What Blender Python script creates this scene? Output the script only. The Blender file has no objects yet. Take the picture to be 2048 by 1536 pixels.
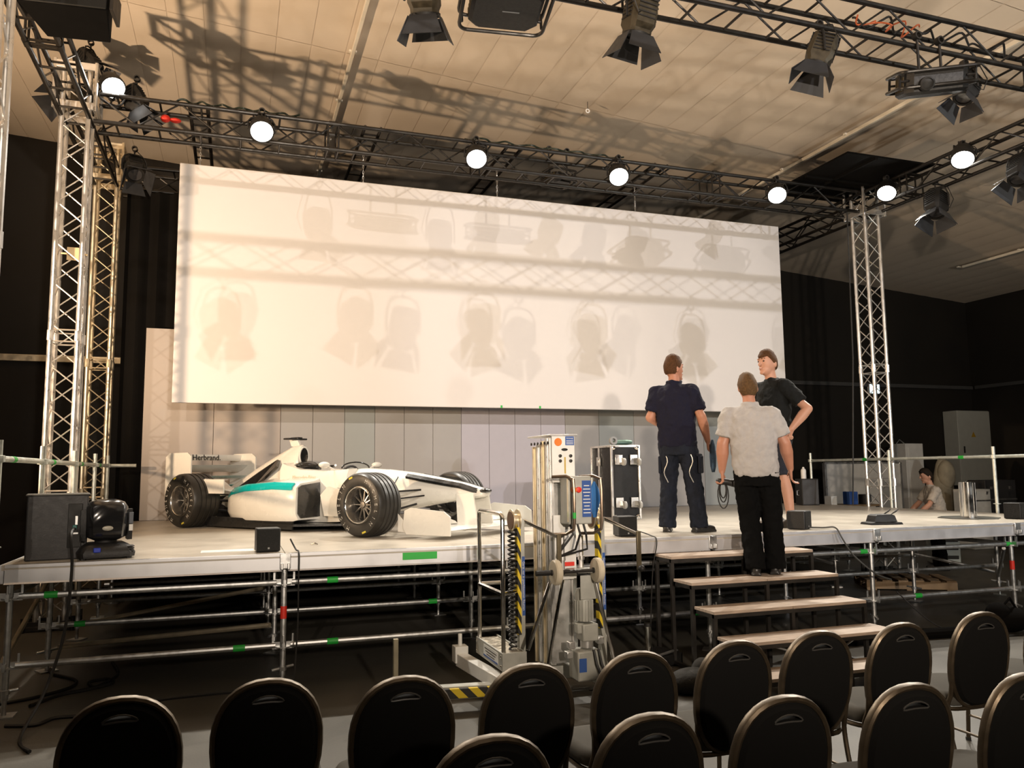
import bpy, bmesh, math, random
from mathutils import Matrix, Vector
random.seed(7)
R = math.radians
scene = bpy.context.scene
COL = scene.collection

# ------------------------------------------------------------------ camera
FPX = 1600.0
CAM = Vector((0.0, 0.0, 1.75))
def camera_axes(head=19.1, pitch=6.2, roll=0.6):
    h, p, r = R(head), R(pitch), R(roll)
    fwd = Vector((math.sin(h)*math.cos(p), math.cos(h)*math.cos(p), math.sin(p)))
    right = Vector((math.cos(h), -math.sin(h), 0))
    up = right.cross(fwd)
    return right*math.cos(r) - up*math.sin(r), up*math.cos(r) + right*math.sin(r), fwd
CR, CU, CF = camera_axes()
cam_data = bpy.data.cameras.new('camera')
cam_data.sensor_width = 36.0
cam_data.lens = 36.0*FPX/2048.0
cam_data.clip_end = 200
cam = bpy.data.objects.new('camera', cam_data)
COL.objects.link(cam)
M = Matrix((CR, CU, -CF)).transposed().to_4x4()
M.translation = CAM
cam.matrix_world = M
scene.camera = cam

# ------------------------------------------------------------------ world, exposure, big lights
world = bpy.data.worlds.new('world'); scene.world = world
world.use_nodes = True
world.node_tree.nodes['Background'].inputs[0].default_value = (1.0, 0.86, 0.70, 1)
world.node_tree.nodes['Background'].inputs[1].default_value = 0.006
vs = scene.view_settings
vs.view_transform = 'Standard'; vs.look = 'None'; vs.gamma = 1.0; vs.exposure = 0.0
vs.use_curve_mapping = False

def aim_matrix(d, up=Vector((0, 0, 1))):
    """rotation whose local +Z points along d"""
    z = Vector(d).normalized()
    if abs(z.dot(up)) > 0.98: up = Vector((0, 1, 0))
    x = up.cross(z).normalized(); y = z.cross(x)
    return Matrix((x, y, z)).transposed()
def spot(name, loc, target, power, angle, col, blend=0.3, radius=0.05):
    l = bpy.data.lights.new(name, 'SPOT'); l.energy = power; l.color = col
    l.spot_size = R(angle); l.spot_blend = blend; l.shadow_soft_size = radius
    o = bpy.data.objects.new(name, l); COL.objects.link(o)
    o.matrix_world = Matrix.Translation(loc) @ aim_matrix(Vector(loc)-Vector(target)).to_4x4()
    return o
# profile spots at the back of the hall aimed at the stage picture
spot('rear_profile_spot', (-4.0, -13.5, 7.2), (1.2, 11.5, 4.1), 5000, 23, (1.0, .84, .68), .35, .04)
spot('rear_profile_spot', (2.6, -13.5, 7.15), (3.9, 11.5, 4.1), 3600, 25, (1.0, .90, .84), .35, .035)
spot('rear_profile_spot', (8.2, -13.5, 7.1), (7.4, 11.5, 4.0), 4100, 25, (.95, .93, .97), .35, .035)
# warm flood standing left of the stage, throwing up at the membrane roof
spot('roof_uplight', (-5.2, 7.6, 2.6), (1.0, 10.4, 7.8), 2300, 120, (1.0, .70, .44), .6, .10)
# unseen uplights added behind the camera to brighten the roof
spot('roof_uplight', (1.0, -3.5, 3.0), (4.5, 8.5, 7.5), 3100, 92, (1.0, .83, .66), .7, .12)
spot('roof_uplight', (11.5, -1.0, 3.0), (10.0, 8.5, 7.0), 1100, 95, (.95, .93, .86), .7, .12)
# ------------------------------------------------------------------ pixel helpers (photo is 2048 x 1536)
def ray(x, y):
    return (CF*FPX + CR*(x-1024) - CU*(y-768)).normalized()
def PZ(x, y, z):
    d = ray(x, y); return CAM + d*((z-CAM.z)/d.z)
def PY(x, y, Y):
    d = ray(x, y); return CAM + d*(Y/d.y)
def PX(x, y, X):
    d = ray(x, y); return CAM + d*(X/d.x)

# ------------------------------------------------------------------ materials
MATS = {}
def mat(name, col, rough=.6, metal=0., var=.08, vscale=6., bump=0., bscale=40., emit=None, estr=0., spec=.5, coat=0., stretch=None, trans=0., sheen=0.):
    if name in MATS: return MATS[name]
    m = bpy.data.materials.new(name); m.use_nodes = True
    nt = m.node_tree; N = nt.nodes; L = nt.links
    b = N['Principled BSDF']
    c = (*col, 1)
    b.inputs['Base Color'].default_value = c
    b.inputs['Roughness'].default_value = rough
    b.inputs['Metallic'].default_value = metal
    b.inputs['Specular IOR Level'].default_value = spec
    b.inputs['Coat Weight'].default_value = coat
    if trans: b.inputs['Transmission Weight'].default_value = trans
    if sheen: b.inputs['Sheen Weight'].default_value = sheen
    tc = N.new('ShaderNodeTexCoord'); src = tc.outputs['Object']
    if stretch:
        mp = N.new('ShaderNodeMapping'); mp.inputs['Scale'].default_value = stretch
        L.new(src, mp.inputs[0]); src = mp.outputs[0]
    if var:
        n = N.new('ShaderNodeTexNoise'); n.inputs['Scale'].default_value = vscale; n.inputs['Detail'].default_value = 5
        L.new(src, n.inputs['Vector'])
        r = N.new('ShaderNodeMapRange'); r.inputs[1].default_value = .3; r.inputs[2].default_value = .7
        r.inputs[3].default_value = 1-var; r.inputs[4].default_value = 1+var
        L.new(n.outputs['Fac'], r.inputs[0])
        mx = N.new('ShaderNodeVectorMath'); mx.operation = 'SCALE'; mx.inputs[0].default_value = col
        L.new(r.outputs[0], mx.inputs['Scale']); L.new(mx.outputs[0], b.inputs['Base Color'])
        r2 = N.new('ShaderNodeMapRange'); r2.inputs[1].default_value = .3; r2.inputs[2].default_value = .7
        r2.inputs[3].default_value = max(.03, rough-.08); r2.inputs[4].default_value = min(1, rough+.08)
        L.new(n.outputs['Fac'], r2.inputs[0]); L.new(r2.outputs[0], b.inputs['Roughness'])
    if bump:
        n2 = N.new('ShaderNodeTexNoise'); n2.inputs['Scale'].default_value = bscale; n2.inputs['Detail'].default_value = 4
        L.new(src, n2.inputs['Vector'])
        bp = N.new('ShaderNodeBump'); bp.inputs['Strength'].default_value = bump; bp.inputs['Distance'].default_value = .01
        L.new(n2.outputs['Fac'], bp.inputs['Height']); L.new(bp.outputs[0], b.inputs['Normal'])
    if emit:
        b.inputs['Emission Color'].default_value = (*emit, 1); b.inputs['Emission Strength'].default_value = estr
    MATS[name] = m
    return m
def stripes(name, c1, c2, scale, axis_vec):
    """hard diagonal bands (hazard tape)"""
    m = mat(name, c1, .5, 0, 0)
    nt = m.node_tree; N = nt.nodes; L = nt.links; b = N['Principled BSDF']
    tc = N.new('ShaderNodeTexCoord')
    d = N.new('ShaderNodeVectorMath'); d.operation = 'DOT_PRODUCT'; d.inputs[1].default_value = axis_vec
    L.new(tc.outputs['Object'], d.inputs[0])
    k = N.new('ShaderNodeMath'); k.operation = 'MULTIPLY'; k.inputs[1].default_value = scale; L.new(d.outputs['Value'], k.inputs[0])
    f = N.new('ShaderNodeMath'); f.operation = 'FRACT'; L.new(k.outputs[0], f.inputs[0])
    g = N.new('ShaderNodeMath'); g.operation = 'GREATER_THAN'; g.inputs[1].default_value = .5; L.new(f.outputs[0], g.inputs[0])
    mx = N.new('ShaderNodeMix'); mx.data_type = 'RGBA'; mx.inputs[6].default_value = (*c1, 1); mx.inputs[7].default_value = (*c2, 1)
    L.new(g.outputs[0], mx.inputs[0]); L.new(mx.outputs[2], b.inputs['Base Color'])
    return m
def dots(name, c1, c2, scale, thr=.16, rough=.9, flat=(1, 0, 1)):
    """fabric with a woven dot pattern"""
    m = mat(name, c1, rough, 0, 0, spec=.15)
    nt = m.node_tree; N = nt.nodes; L = nt.links; b = N['Principled BSDF']
    tc = N.new('ShaderNodeTexCoord'); v = N.new('ShaderNodeTexVoronoi'); v.inputs['Scale'].default_value = scale
    v.inputs['Randomness'].default_value = .25
    mp = N.new('ShaderNodeMapping'); mp.inputs['Scale'].default_value = flat; mp.inputs['Location'].default_value = [(1-k)*.5/scale for k in flat]
    L.new(tc.outputs['Object'], mp.inputs[0]); L.new(mp.outputs[0], v.inputs['Vector'])
    g = N.new('ShaderNodeMath'); g.operation = 'LESS_THAN'; g.inputs[1].default_value = thr; L.new(v.outputs['Distance'], g.inputs[0])
    mx = N.new('ShaderNodeMix'); mx.data_type = 'RGBA'; mx.inputs[6].default_value = (*c1, 1); mx.inputs[7].default_value = (*c2, 1)
    L.new(g.outputs[0], mx.inputs[0]); L.new(mx.outputs[2], b.inputs['Base Color'])
    return m
ALU = mat('aluminium', (.80, .79, .77), .32, .85, .10, 9)
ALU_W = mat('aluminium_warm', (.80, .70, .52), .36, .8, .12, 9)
STEEL = mat('galvanised_steel', (.62, .63, .63), .36, .9, .16, 22)
CHROME = mat('chrome', (.85, .83, .79), .16, 1, .04)
BLACK = mat('black_paint', (.008, .0075, .007), .6, 0, .2, 14)
TRUSSB = mat('black_truss_paint', (.014, .012, .010), .38, .2, .25, 12)
BPLAST = mat('black_plastic', (.009, .009, .0095), .5, 0, .15, 30, .15, 90)
DGREY = mat('dark_grey_plastic', (.034, .034, .036), .55, 0, .12, 25, .12, 80)
RUBBER = mat('rubber', (.02, .019, .018), .62, 0, .2, 20)
GREEN = mat('green_tape', (.02, .42, .05), .5, 0, .06)
RED = mat('red_tape', (.72, .03, .015), .5, 0, .06)
WHITE = mat('white_plastic', (.78, .77, .74), .45, 0, .05)
HAZ = stripes('hazard_tape', (.75, .55, .02), (.015, .014, .012), 8.3, (2.2, 0, 1))
HAZ2 = stripes('hazard_tape_flat', (.75, .55, .02), (.015, .014, .012), 9.0, (0.8, 0, 0.8))
LENS = mat('lit_lens', (1, 1, 1), .3, 0, 0, emit=(1.0, .95, .86), estr=28)

# ------------------------------------------------------------------ mesh builder
I4 = Matrix.Identity(4)
def T(x, y, z): return Matrix.Translation((x, y, z))
def RX(a): return Matrix.Rotation(R(a), 4, 'X')
def RY(a): return Matrix.Rotation(R(a), 4, 'Y')
def RZ(a): return Matrix.Rotation(R(a), 4, 'Z')
class MB:
    def __init__(s): s.v = []; s.f = []
    def add(s, vs, fs, M=I4):
        o = len(s.v); s.v += [tuple(M @ Vector(p)) for p in vs]; s.f += [tuple(i+o for i in f) for f in fs]; return s
    def box(s, c, d, M=I4):
        x, y, z = (k/2 for k in d); cx, cy, cz = c
        vs = [(cx+a*x, cy+b*y, cz+e*z) for a in (-1, 1) for b in (-1, 1) for e in (-1, 1)]
        return s.add(vs, [(0, 1, 3, 2), (4, 6, 7, 5), (0, 4, 5, 1), (2, 3, 7, 6), (0, 2, 6, 4), (1, 5, 7, 3)], M)
    def tube(s, p, q, r, r2=None, n=8, M=I4):
        p, q = Vector(p), Vector(q); r2 = r if r2 is None else r2
        A = aim_matrix(q-p); vs = []
        for c, rr in ((p, r), (q, r2)):
            for i in range(n):
                a = 2*math.pi*i/n; vs.append(c + A @ Vector((rr*math.cos(a), rr*math.sin(a), 0)))
        fs = [(i, (i+1) % n, n+(i+1) % n, n+i) for i in range(n)] + [tuple(range(n-1, -1, -1)), tuple(range(n, 2*n))]
        return s.add(vs, fs, M)
    def path(s, pts, r, n=8, closed=False, M=I4, flat=None):
        pts = [Vector(p) for p in pts]; k = len(pts); rings = []; x0 = None
        for i in range(k):
            if closed: t = pts[(i+1) % k]-pts[i-1]
            else: t = pts[min(i+1, k-1)]-pts[max(i-1, 0)]
            t.normalize()
            if x0 is None:
                x0 = t.orthogonal().normalized()
            x0 = (x0 - t*x0.dot(t)).normalized(); y0 = t.cross(x0)
            rr = r[i] if isinstance(r, (list, tuple)) else r
            rings.append([pts[i] + (x0*math.cos(2*math.pi*j/n) + y0*math.sin(2*math.pi*j/n))*rr for j in range(n)])
        vs = [p for g in rings for p in g]; fs = []
        for i in range(k if closed else k-1):
            a, b = i*n, ((i+1) % k)*n
            fs += [(a+j, a+(j+1) % n, b+(j+1) % n, b+j) for j in range(n)]
        if not closed: fs += [tuple(range(n-1, -1, -1)), tuple(range((k-1)*n, k*n))]
        return s.add(vs, fs, M)
    def lathe(s, prof, n=24, M=I4, close=False):
        vs = []; fs = []; k = len(prof)
        for (r, z) in prof:
            for i in range(n):
                a = 2*math.pi*i/n; vs.append((r*math.cos(a), r*math.sin(a), z))
        for j in range(k if close else k-1):
            a, b = j*n, ((j+1) % k)*n
            fs += [(a+i, a+(i+1) % n, b+(i+1) % n, b+i) for i in range(n)]
        if not close: fs += [tuple(range(n-1, -1, -1)), tuple(range((k-1)*n, k*n))]
        return s.add(vs, fs, M)
    def ell(s, c, rad, nu=16, nv=10, M=I4):
        vs = []; fs = []
        for j in range(1, nv):
            ph = math.pi*j/nv
            for i in range(nu):
                a = 2*math.pi*i/nu
                vs.append((c[0]+rad[0]*math.sin(ph)*math.cos(a), c[1]+rad[1]*math.sin(ph)*math.sin(a), c[2]+rad[2]*math.cos(ph)))
        top = len(vs); vs += [(c[0], c[1], c[2]+rad[2]), (c[0], c[1], c[2]-rad[2])]
        for j in range(nv-2):
            for i in range(nu):
                fs.append((j*nu+i, (j+1)*nu+i, (j+1)*nu+(i+1) % nu, j*nu+(i+1) % nu))
        for i in range(nu):
            fs.append((top, i, (i+1) % nu)); fs.append((top+1, (nv-2)*nu+(i+1) % nu, (nv-2)*nu+i))
        return s.add(vs, fs, M)
    def loft(s, rings, M=I4, cap=True):
        n = len(rings[0]); vs = [p for g in rings for p in g]; fs = []
        for i in range(len(rings)-1):
            a, b = i*n, (i+1)*n
            fs += [(a+j, a+(j+1) % n, b+(j+1) % n, b+j) for j in range(n)]
        if cap: fs += [tuple(range(n-1, -1, -1)), tuple(range((len(rings)-1)*n, len(rings)*n))]
        return s.add(vs, fs, M)
    def prism(s, poly, t, M=I4):
        """polygon in local XY, thickness t along +Z"""
        n = len(poly); vs = [(x, y, 0) for x, y in poly] + [(x, y, t) for x, y in poly]
        fs = [tuple(range(n-1, -1, -1)), tuple(range(n, 2*n))] + [(i, (i+1) % n, n+(i+1) % n, n+i) for i in range(n)]
        return s.add(vs, fs, M)
    def cap(s, p, q, r1, r2, n=14, M=I4):
        """tapered capsule"""
        p, q = Vector(p), Vector(q); A = aim_matrix(q-p); rings = []
        for (c, r, a0, a1) in ((p, r1, -88, 0), (q, r2, 0, 88)):
            for k in range(5):
                e = R(a0+(a1-a0)*k/4)
                rings.append([c + A @ Vector((r*math.cos(e)*math.cos(2*math.pi*i/n), r*math.cos(e)*math.sin(2*math.pi*i/n), r*math.sin(e))) for i in range(n)])
        return s.loft(rings, M)
    def mesh(s, name, smooth=35):
        me = bpy.data.meshes.new(name); me.from_pydata(s.v, [], s.f); 
        bm = bmesh.new(); bm.from_mesh(me); bmesh.ops.recalc_face_normals(bm, faces=bm.faces); bm.to_mesh(me); bm.free()
        if smooth:
            me.shade_smooth(); me.set_sharp_from_angle(angle=R(smooth))
        return me
    def build(s, name, m, parent=None, bevel=0, smooth=35, loc=None, segs=2):
        o = obj(name, s.mesh(name, smooth), m, parent)
        if bevel:
            b = o.modifiers.new('bevel', 'BEVEL'); b.width = bevel; b.segments = segs; b.limit_method = 'ANGLE'; b.angle_limit = R(40)
        if loc: o.location = loc
        return o
def obj(name, me, m=None, parent=None, mtx=None):
    o = bpy.data.objects.new(name, me); COL.objects.link(o)
    if m is not None and not me.materials: me.materials.append(m)
    if parent is not None: o.parent = parent
    if mtx is not None: o.matrix_local = mtx
    return o
def tag(o, label=None, cat=None, group=None, kind=None):
    for k, v in (('label', label), ('category', cat), ('group', group), ('kind', kind)):
        if v: o[k] = v
    return o
def thing(name, label, cat, loc=(0, 0, 0), rz=0, group=None):
    o = bpy.data.objects.new(name, None); COL.objects.link(o); o.empty_display_size = .1
    o.location = loc; o.rotation_euler = (0, 0, R(rz))
    return tag(o, label, cat, group)
def copy_tree(o, parent=None):
    c = o.copy(); COL.objects.link(c); c.parent = parent
    for ch in list(o.children): copy_tree(ch, c)
    return c
def text_mesh(txt, size, depth=.002, align='CENTER', bold=0.):
    cu = bpy.data.curves.new('lettering', 'FONT'); cu.body = txt; cu.size = size; cu.extrude = depth; cu.align_x = align; cu.align_y = 'CENTER'; cu.offset = bold
    cu.resolution_u = 3
    o = bpy.data.objects.new('lettering', cu); COL.objects.link(o)
    dg = bpy.context.evaluated_depsgraph_get(); me = bpy.data.meshes.new_from_object(o.evaluated_get(dg))
    bpy.data.objects.remove(o); bpy.data.curves.remove(cu)
    return me
def text(txt, size, m, parent, mtx, depth=.002, align='CENTER', bold=0.):
    return obj('lettering', text_mesh(txt, size, depth, align, bold), m, parent, mtx)
def smooth_pts(pts, k=6):
    P_ = [Vector(p) for p in pts]; out = []
    for i in range(len(P_)-1):
        p0, p1, p2, p3 = P_[max(i-1, 0)], P_[i], P_[i+1], P_[min(i+2, len(P_)-1)]
        for j in range(k):
            t = j/k; out.append(.5*((2*p1)+(p2-p0)*t+(2*p0-5*p1+4*p2-p3)*t*t+(3*p1-p0-3*p2+p3)*t**3))
    return out+[P_[-1]]
TUBES = {}
def rod(name, p, q, r, m, parent, n=8):
    """straight bar that shares mesh data with every bar of the same length"""
    p, q = Vector(p), Vector(q); L = (q-p).length; k = (round(L, 3), r, m.name, n)
    if k not in TUBES:
        me = MB().tube((0, 0, -L/2), (0, 0, L/2), r, n=n).mesh(name); me.materials.append(m); TUBES[k] = me
    return obj(name, TUBES[k], None, parent, T(*((p+q)/2)) @ aim_matrix(q-p).to_4x4())
# ------------------------------------------------------------------ the hall
YB = 17.0; XR = 19.6; XL = -12.0
def ceil_z(x): return 7.868 - 0.0788*x
FLOORM = mat('grey_floor', (.082, .076, .063), .5, 0, .25, 1.3, .12, 60)
tag(MB().box((4, 2, -.1), (34, 42, .2)).build('floor', FLOORM), kind='structure')
# grey carpet tiles of the seating area lie on the hall floor
DARKW = mat('dark_wall', (.010, .0075, .0048), .8, 0, .35, .7, .2, 12)
tag(MB().box(((XL+XR)/2, YB+.1, 4.6), (XR-XL, .2, 9.2)).build('wall_back', DARKW), kind='structure')
tag(MB().box((XR+.1, 3, 4), (.2, 28.4, 8)).build('wall_right', DARKW), kind='structure')
tag(MB().box((XL-.1, 3, 4.6), (.2, 28.4, 9.2)).build('wall_left', DARKW), kind='structure')
MEMB = mat('roof_membrane', (.76, .655, .53), .75, 0, .05, 1.1, .25, 1.5)
ceil = tag(MB().add([(x, y, ceil_z(x)+dz) for x in (XL, XR) for y in (-18, YB) for dz in (.06, .3)],
      [(0, 1, 3, 2), (4, 6, 7, 5), (0, 4, 5, 1), (2, 3, 7, 6), (0, 2, 6, 4), (1, 5, 7, 3)]).build('ceiling', MEMB), kind='structure')
# stitched membrane strips, each slightly slack between its seams
PW = .48
pan_me = {}
k = 0; x = -7.27
def strip_mesh(L):
    mb = MB(); n = 6; prof = []
    for i in range(n+1):
        u = i/n; prof.append(((u-.5)*(PW-.008), -.004*math.sin(math.pi*u)**.7))
    vs = []; fs = []; m_ = 5
    for j in range(m_+1):
        for (a, b) in prof: vs.append((a, (j/m_-.5)*L, b))
    for j in range(m_):
        for i in range(n): fs.append((j*(n+1)+i, j*(n+1)+i+1, (j+1)*(n+1)+i+1, (j+1)*(n+1)+i))
    return mb.add(vs, fs).mesh('ceiling_panel')
rows = [(2.0, 6.6), (6.6, 11.2), (11.2, 17.0)]
for (a, b) in rows:
    pan_me[a] = strip_mesh(b-a-.008); pan_me[a].materials.append(MEMB)
while x < XR-.3:
    for (a, b) in rows:
        if not (a < 6 and x < -3):
            obj('ceiling_panel', pan_me[a], None, ceil, T(x+PW/2, (a+b)/2, ceil_z(x+PW/2)+.055) @ RY(4.51))
    x += PW
RAILM = mat('cream_profile', (.82, .76, .64), .5, 0, .06)
for (xx, y0, y1, lab) in ((1.45, 6.0, 16.9, 'cream roof rail running above the left part of the screen'), (9.26, 5.0, 16.9, 'long cream roof rail above the right end of the screen'),
                    (16.5, 3.0, 14.3, 'cream roof rail over the dark corner at the right')):
    r_ = thing('roof_rail', lab, 'rail', (xx, 0, ceil_z(xx)))
    MB().box((0, (y0+y1)/2, -.035), (.05, y1-y0, .06)).build('rail_profile', RAILM, r_, .006)
    for q in range(int((y1-y0)/1.6)+1):
        MB().box((0, y0+.2+1.6*q, -.015), (.11, .05, .03)).build('rail_clip', RAILM, r_)
# eye ring on the roof
p = PZ(1175, 206, ceil_z(5.08))
hk = thing('ceiling_ring', 'small white ring hanging from the roof membrane above the screen', 'hook', (p.x, p.y, ceil_z(p.x)))
MB().path([(.028*math.cos(a*.3), 0, -.13+.028*math.sin(a*.3)) for a in range(21)], .009, 6, True).build('ring', WHITE, hk)
MB().tube((0, 0, .02), (0, 0, -.105), .005).build('stem', BLACK, hk)
# wall rails
r_ = thing('wall_rail', 'pale metal rail along the dark back wall left of the stage', 'rail', (-5, YB-.05, 3.94))
MB().box((.0, -.03, 0), (12.9, .06, .13)).build('rail_profile', ALU_W, r_, .01)
r_ = thing('wall_rail', 'dark grey rail along the back wall behind the right tower', 'rail', (15.5, YB-.05, 3.93))
MB().box((0, -.03, 0), (8.1, .06, .10)).build('rail_profile', mat('dull_rail', (.08, .08, .08), .6, .3), r_, .01)
r_ = thing('wall_rail', 'dark grey rail along the right side wall', 'rail', (XR-.05, 12, 3.93))
MB().box((-.03, 0, 0), (.06, 9.6, .10)).build('rail_profile', MATS['dull_rail'], r_, .01)
# black drape beside the backdrop
CLOTH = mat('black_drape', (.005, .0045, .004), .95, 0, .2, 4, spec=.1)
def drape(x0, x1, y, z0, z1, label):
    n = int((x1-x0)/.045); mb = MB(); pts = [(x0+(x1-x0)*i/n, .05*math.sin(i*1.1)+.02*math.sin(i*.37)) for i in range(n+1)]
    vs = [(a, y+b, z) for z in (z0, z1) for (a, b) in pts] + [(a, y+b+.012, z) for z in (z0, z1) for (a, b) in pts]
    m_ = n+1; fs = []
    for i in range(n): fs += [(i, i+1, m_+i+1, m_+i), (2*m_+i, 3*m_+i, 3*m_+i+1, 2*m_+i+1), (i, 2*m_+i, 2*m_+i+1, i+1), (m_+i, m_+i+1, 3*m_+i+1, 3*m_+i)]
    fs += [(0, m_, 3*m_, 2*m_), (n, 2*m_+n, 3*m_+n, m_+n)]
    return tag(mb.add(vs, fs).build('black_drape', CLOTH), label, 'curtain')
drape(-1.62, 9.5, 12.85, 0.0, 6.0, 'black stage drape hanging behind the pale panel wall')

# ------------------------------------------------------------------ stage platform
H = 1.1; YF = 6.87; YS = 12.55; SX = [-1.60+2.01*i for i in range(6)] + [9.98]
DECK = mat('stage_ply', (.46, .42, .355), .36, 0, .10, 2.2, .08, 25)
EDGE = mat('edge_aluminium', (.66, .67, .70), .42, .55, .06, 5)
stage = thing('stage_platform', 'low modular stage with a beige deck and silver front edge', 'stage', (SX[0], YF, 0))
dp = (YS-YF)/3
deck_me = MB().box((0, 0, -.02), (2.01-.006, dp-.006, .04)).mesh('deck_panel'); deck_me.materials.append(DECK)
lw = SX[6]-SX[5]
deck_end = MB().box((0, 0, -.02), (lw-.006, dp-.006, .04)).mesh('deck_panel'); deck_end.materials.append(DECK)
for i in range(6):
    mw = SX[i+1]-SX[i]
    for j in range(3):
        obj('deck_panel', deck_me if i < 5 else deck_end, None, stage, T(2.01*i+mw/2, dp*(j+.5), H))
    # extruded front profile: lips with a groove between
    pr = [(0, 0), (0, -.022), (.006, -.026), (.006, -.032), (0, -.036), (0, -.128), (-.012, -.14), (.05, -.14), (.05, 0)]
    MB().prism([(a, b) for a, b in pr], mw-.05, T(2.01*i+.025, 0, H) @ RZ(90) @ RX(90)).build('edge_profile', EDGE, stage)
    if i:
        MB().box((2.01*i, -.012, H-.06), (.085, .02, .12)).box((2.01*i-.026, -.03, H-.10), (.02, .03, .05)).box((2.01*i+.026, -.03, H-.10), (.02, .03, .05)).build('edge_bracket', STEEL, stage, .004)
for (xx, nm) in ((0, 'edge_profile'), (SX[6]-SX[0], 'edge_profile')):
    MB().box((xx, (YS-YF)/2, H-.07), (.03, YS-YF-.06, .138)).build(nm, EDGE, stage, .004)
MB().box(((SX[6]-SX[0])/2, YS-YF, H-.07), (SX[6]-SX[0]-.06, .03, .138)).build('edge_profile', EDGE, stage)
g_ = PY(840, 1103, YF-.005)
MB().box((g_.x-SX[0], -.004, H-.065), (.30, .006, .06)).build('tape_patch', GREEN, stage)

# ------------------------------------------------------------------ scaffold under the stage
scaf = thing('scaffold_frame', 'galvanised tube scaffold carrying the stage', 'scaffold', (0, 0, 0))
RY_ = [6.96, 8.4, 9.85, 11.25, 12.4]
cup = MB()
cup.lathe([(.024, -.02), (.062, -.018), (.062, -.008), (.024, -.006)], 10)
for a in (0, 90, 180, 270):
    cup.box((.055, 0, 0), (.06, .02, .055), RZ(a)).box((.078, 0, .045), (.016, .007, .085), RZ(a))
cup_me = cup.mesh('coupler'); cup_me.materials.append(STEEL)
jack = MB().box((0, 0, .006), (.15, .15, .012)).tube((0, 0, 0), (0, 0, .16), .017).tube((-.09, 0, .17), (.09, 0, .19), .012).lathe([(.018, .155), (.034, .16), (.034, .19), (.018, .195)], 10)
jack_me = jack.mesh('base_jack'); jack_me.materials.append(STEEL)
cols = [SX[0]+.05] + SX[1:6] + [SX[6]-.05]
for j, yy in enumerate(RY_):
    for i, xx in enumerate(cols):
        rod('standard', (xx, yy, .12), (xx, yy, H-.145 if j else H-.13), .0242, STEEL, scaf, 10)
        obj('base_jack', jack_me, None, scaf, T(xx, yy, 0) @ RZ(17*i+31*j))
        if j < 3:
            for zz in ((.36, .86) if j == 0 else (.40,)):
                obj('coupler', cup_me, None, scaf, T(xx, yy, zz))
        if i < 6:
            for zz in ((.36, .86) if j == 0 else ((.40,) if j < 3 else (.40,))):
                rod('ledger', (xx+.06, yy, zz), (cols[i+1]-.06, yy, zz), .0242, STEEL, scaf, 10)
        if j < 4:
            rod('ledger', (xx, yy+.06, .86 if j == 0 else .80), (xx, RY_[j+1]-.06, .86 if j == 0 else .80), .0242, STEEL, scaf)
for (p, q) in (((cols[0]+.1, 9.8, .18), (cols[1]-.1, 8.5, .62)), ((cols[0]+.1, 8.35, .22), (cols[1]-.1, 7.1, .50)), ((cols[0]-.02, 6.95, .40), (cols[0]-.02, 8.35, .80)),
               ((cols[5], 7.05, .80), (cols[6], 8.4, .25)), ((cols[5], 9.9, .75), (cols[6], 8.45, .30)), ((cols[4]+.1, 8.45, .72), (cols[5]-.1, 9.8, .35))):
    rod('diagonal_brace', p, q, .021, ALU_W if p[0] < 0 else STEEL, scaf)
def band(x, y, z, ax, m, L=.09):
    d = Vector(ax)*L/2
    rod('tape_band', Vector((x, y, z))-d, Vector((x, y, z))+d, .0262, m, scaf, 10)
for (px, py, zz) in ((103, 1183, .86), (665, 1150, .86), (1725, 1095, .86), (2015, 1078, .86), (478, 1294, .36), (665, 1279, .36), (1835, 1186, .36), (1390, 1225, .36)):
    q = PY(px, py, 6.96); band(q.x, 6.96, zz, (1, 0, 0), GREEN)
for (px, py) in ((160, 1247), (865, 1195)):
    q = PY(px, py, 8.4); band(q.x, 8.4, .40, (1, 0, 0), GREEN)
for i in (1, 5):
    band(cols[i], 6.96, .62, (0, 0, 1), RED, .10)
band(cols[6], 9.85, .85, (0, 0, 1), RED, .14)

# ------------------------------------------------------------------ guard rails
GALV = mat('guard_tube', (.60, .64, .60), .42, .7, .15, 15)
def guard(x, ys, label, ztop=1.98, stub=None):
    g = thing('guard_rail', label, 'railing', (x, ys[0], H))
    for yy in ys:
        rod('post', (0, yy-ys[0], -.10), (0, yy-ys[0], ztop-H+.02), .0242, GALV, g, 10)
        MB().lathe([(.025, 0), (.045, .006), (.045, .05), (.025, .056)], 10, T(0, yy-ys[0], ztop-H-.15)).box((0, 0, 0), (.07, .05, .05), T(0, yy-ys[0], ztop-H-.12)).build('clamp', GALV, g)
        MB().lathe([(.025, 0), (.05, .004), (.05, .012), (.025, .016)], 10, T(0, yy-ys[0], .12)).build('post_collar', GALV, g)
    for a, b in zip(ys[:-1], ys[1:]):
        rod('top_rail', (0, a-ys[0]+.03, ztop-H-.12), (0, b-ys[0]-.03, ztop-H-.12), .0242, GALV, g, 10)
        c = a+(b-a)*.25
        rod('tape_band', (0, c-ys[0], ztop-H-.12), (0, c-ys[0]+.09, ztop-H-.12), .0262, GREEN, g, 10)
    if stub: rod('rail_stub', (.03, ys[-1]-ys[0], ztop-H-.12), (.36, ys[-1]-ys[0], ztop-H-.12), .0242, GALV, g)
    return g
guard(-1.66, [6.90, 8.35, 9.9, 11.27, 12.35], 'galvanised guard rail along the left end of the stage', 2.0, True)
guard(SX[6]+.05, [6.95, 8.42, 10.32, 12.2], 'galvanised guard rail along the right end of the stage', 2.0)

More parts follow.
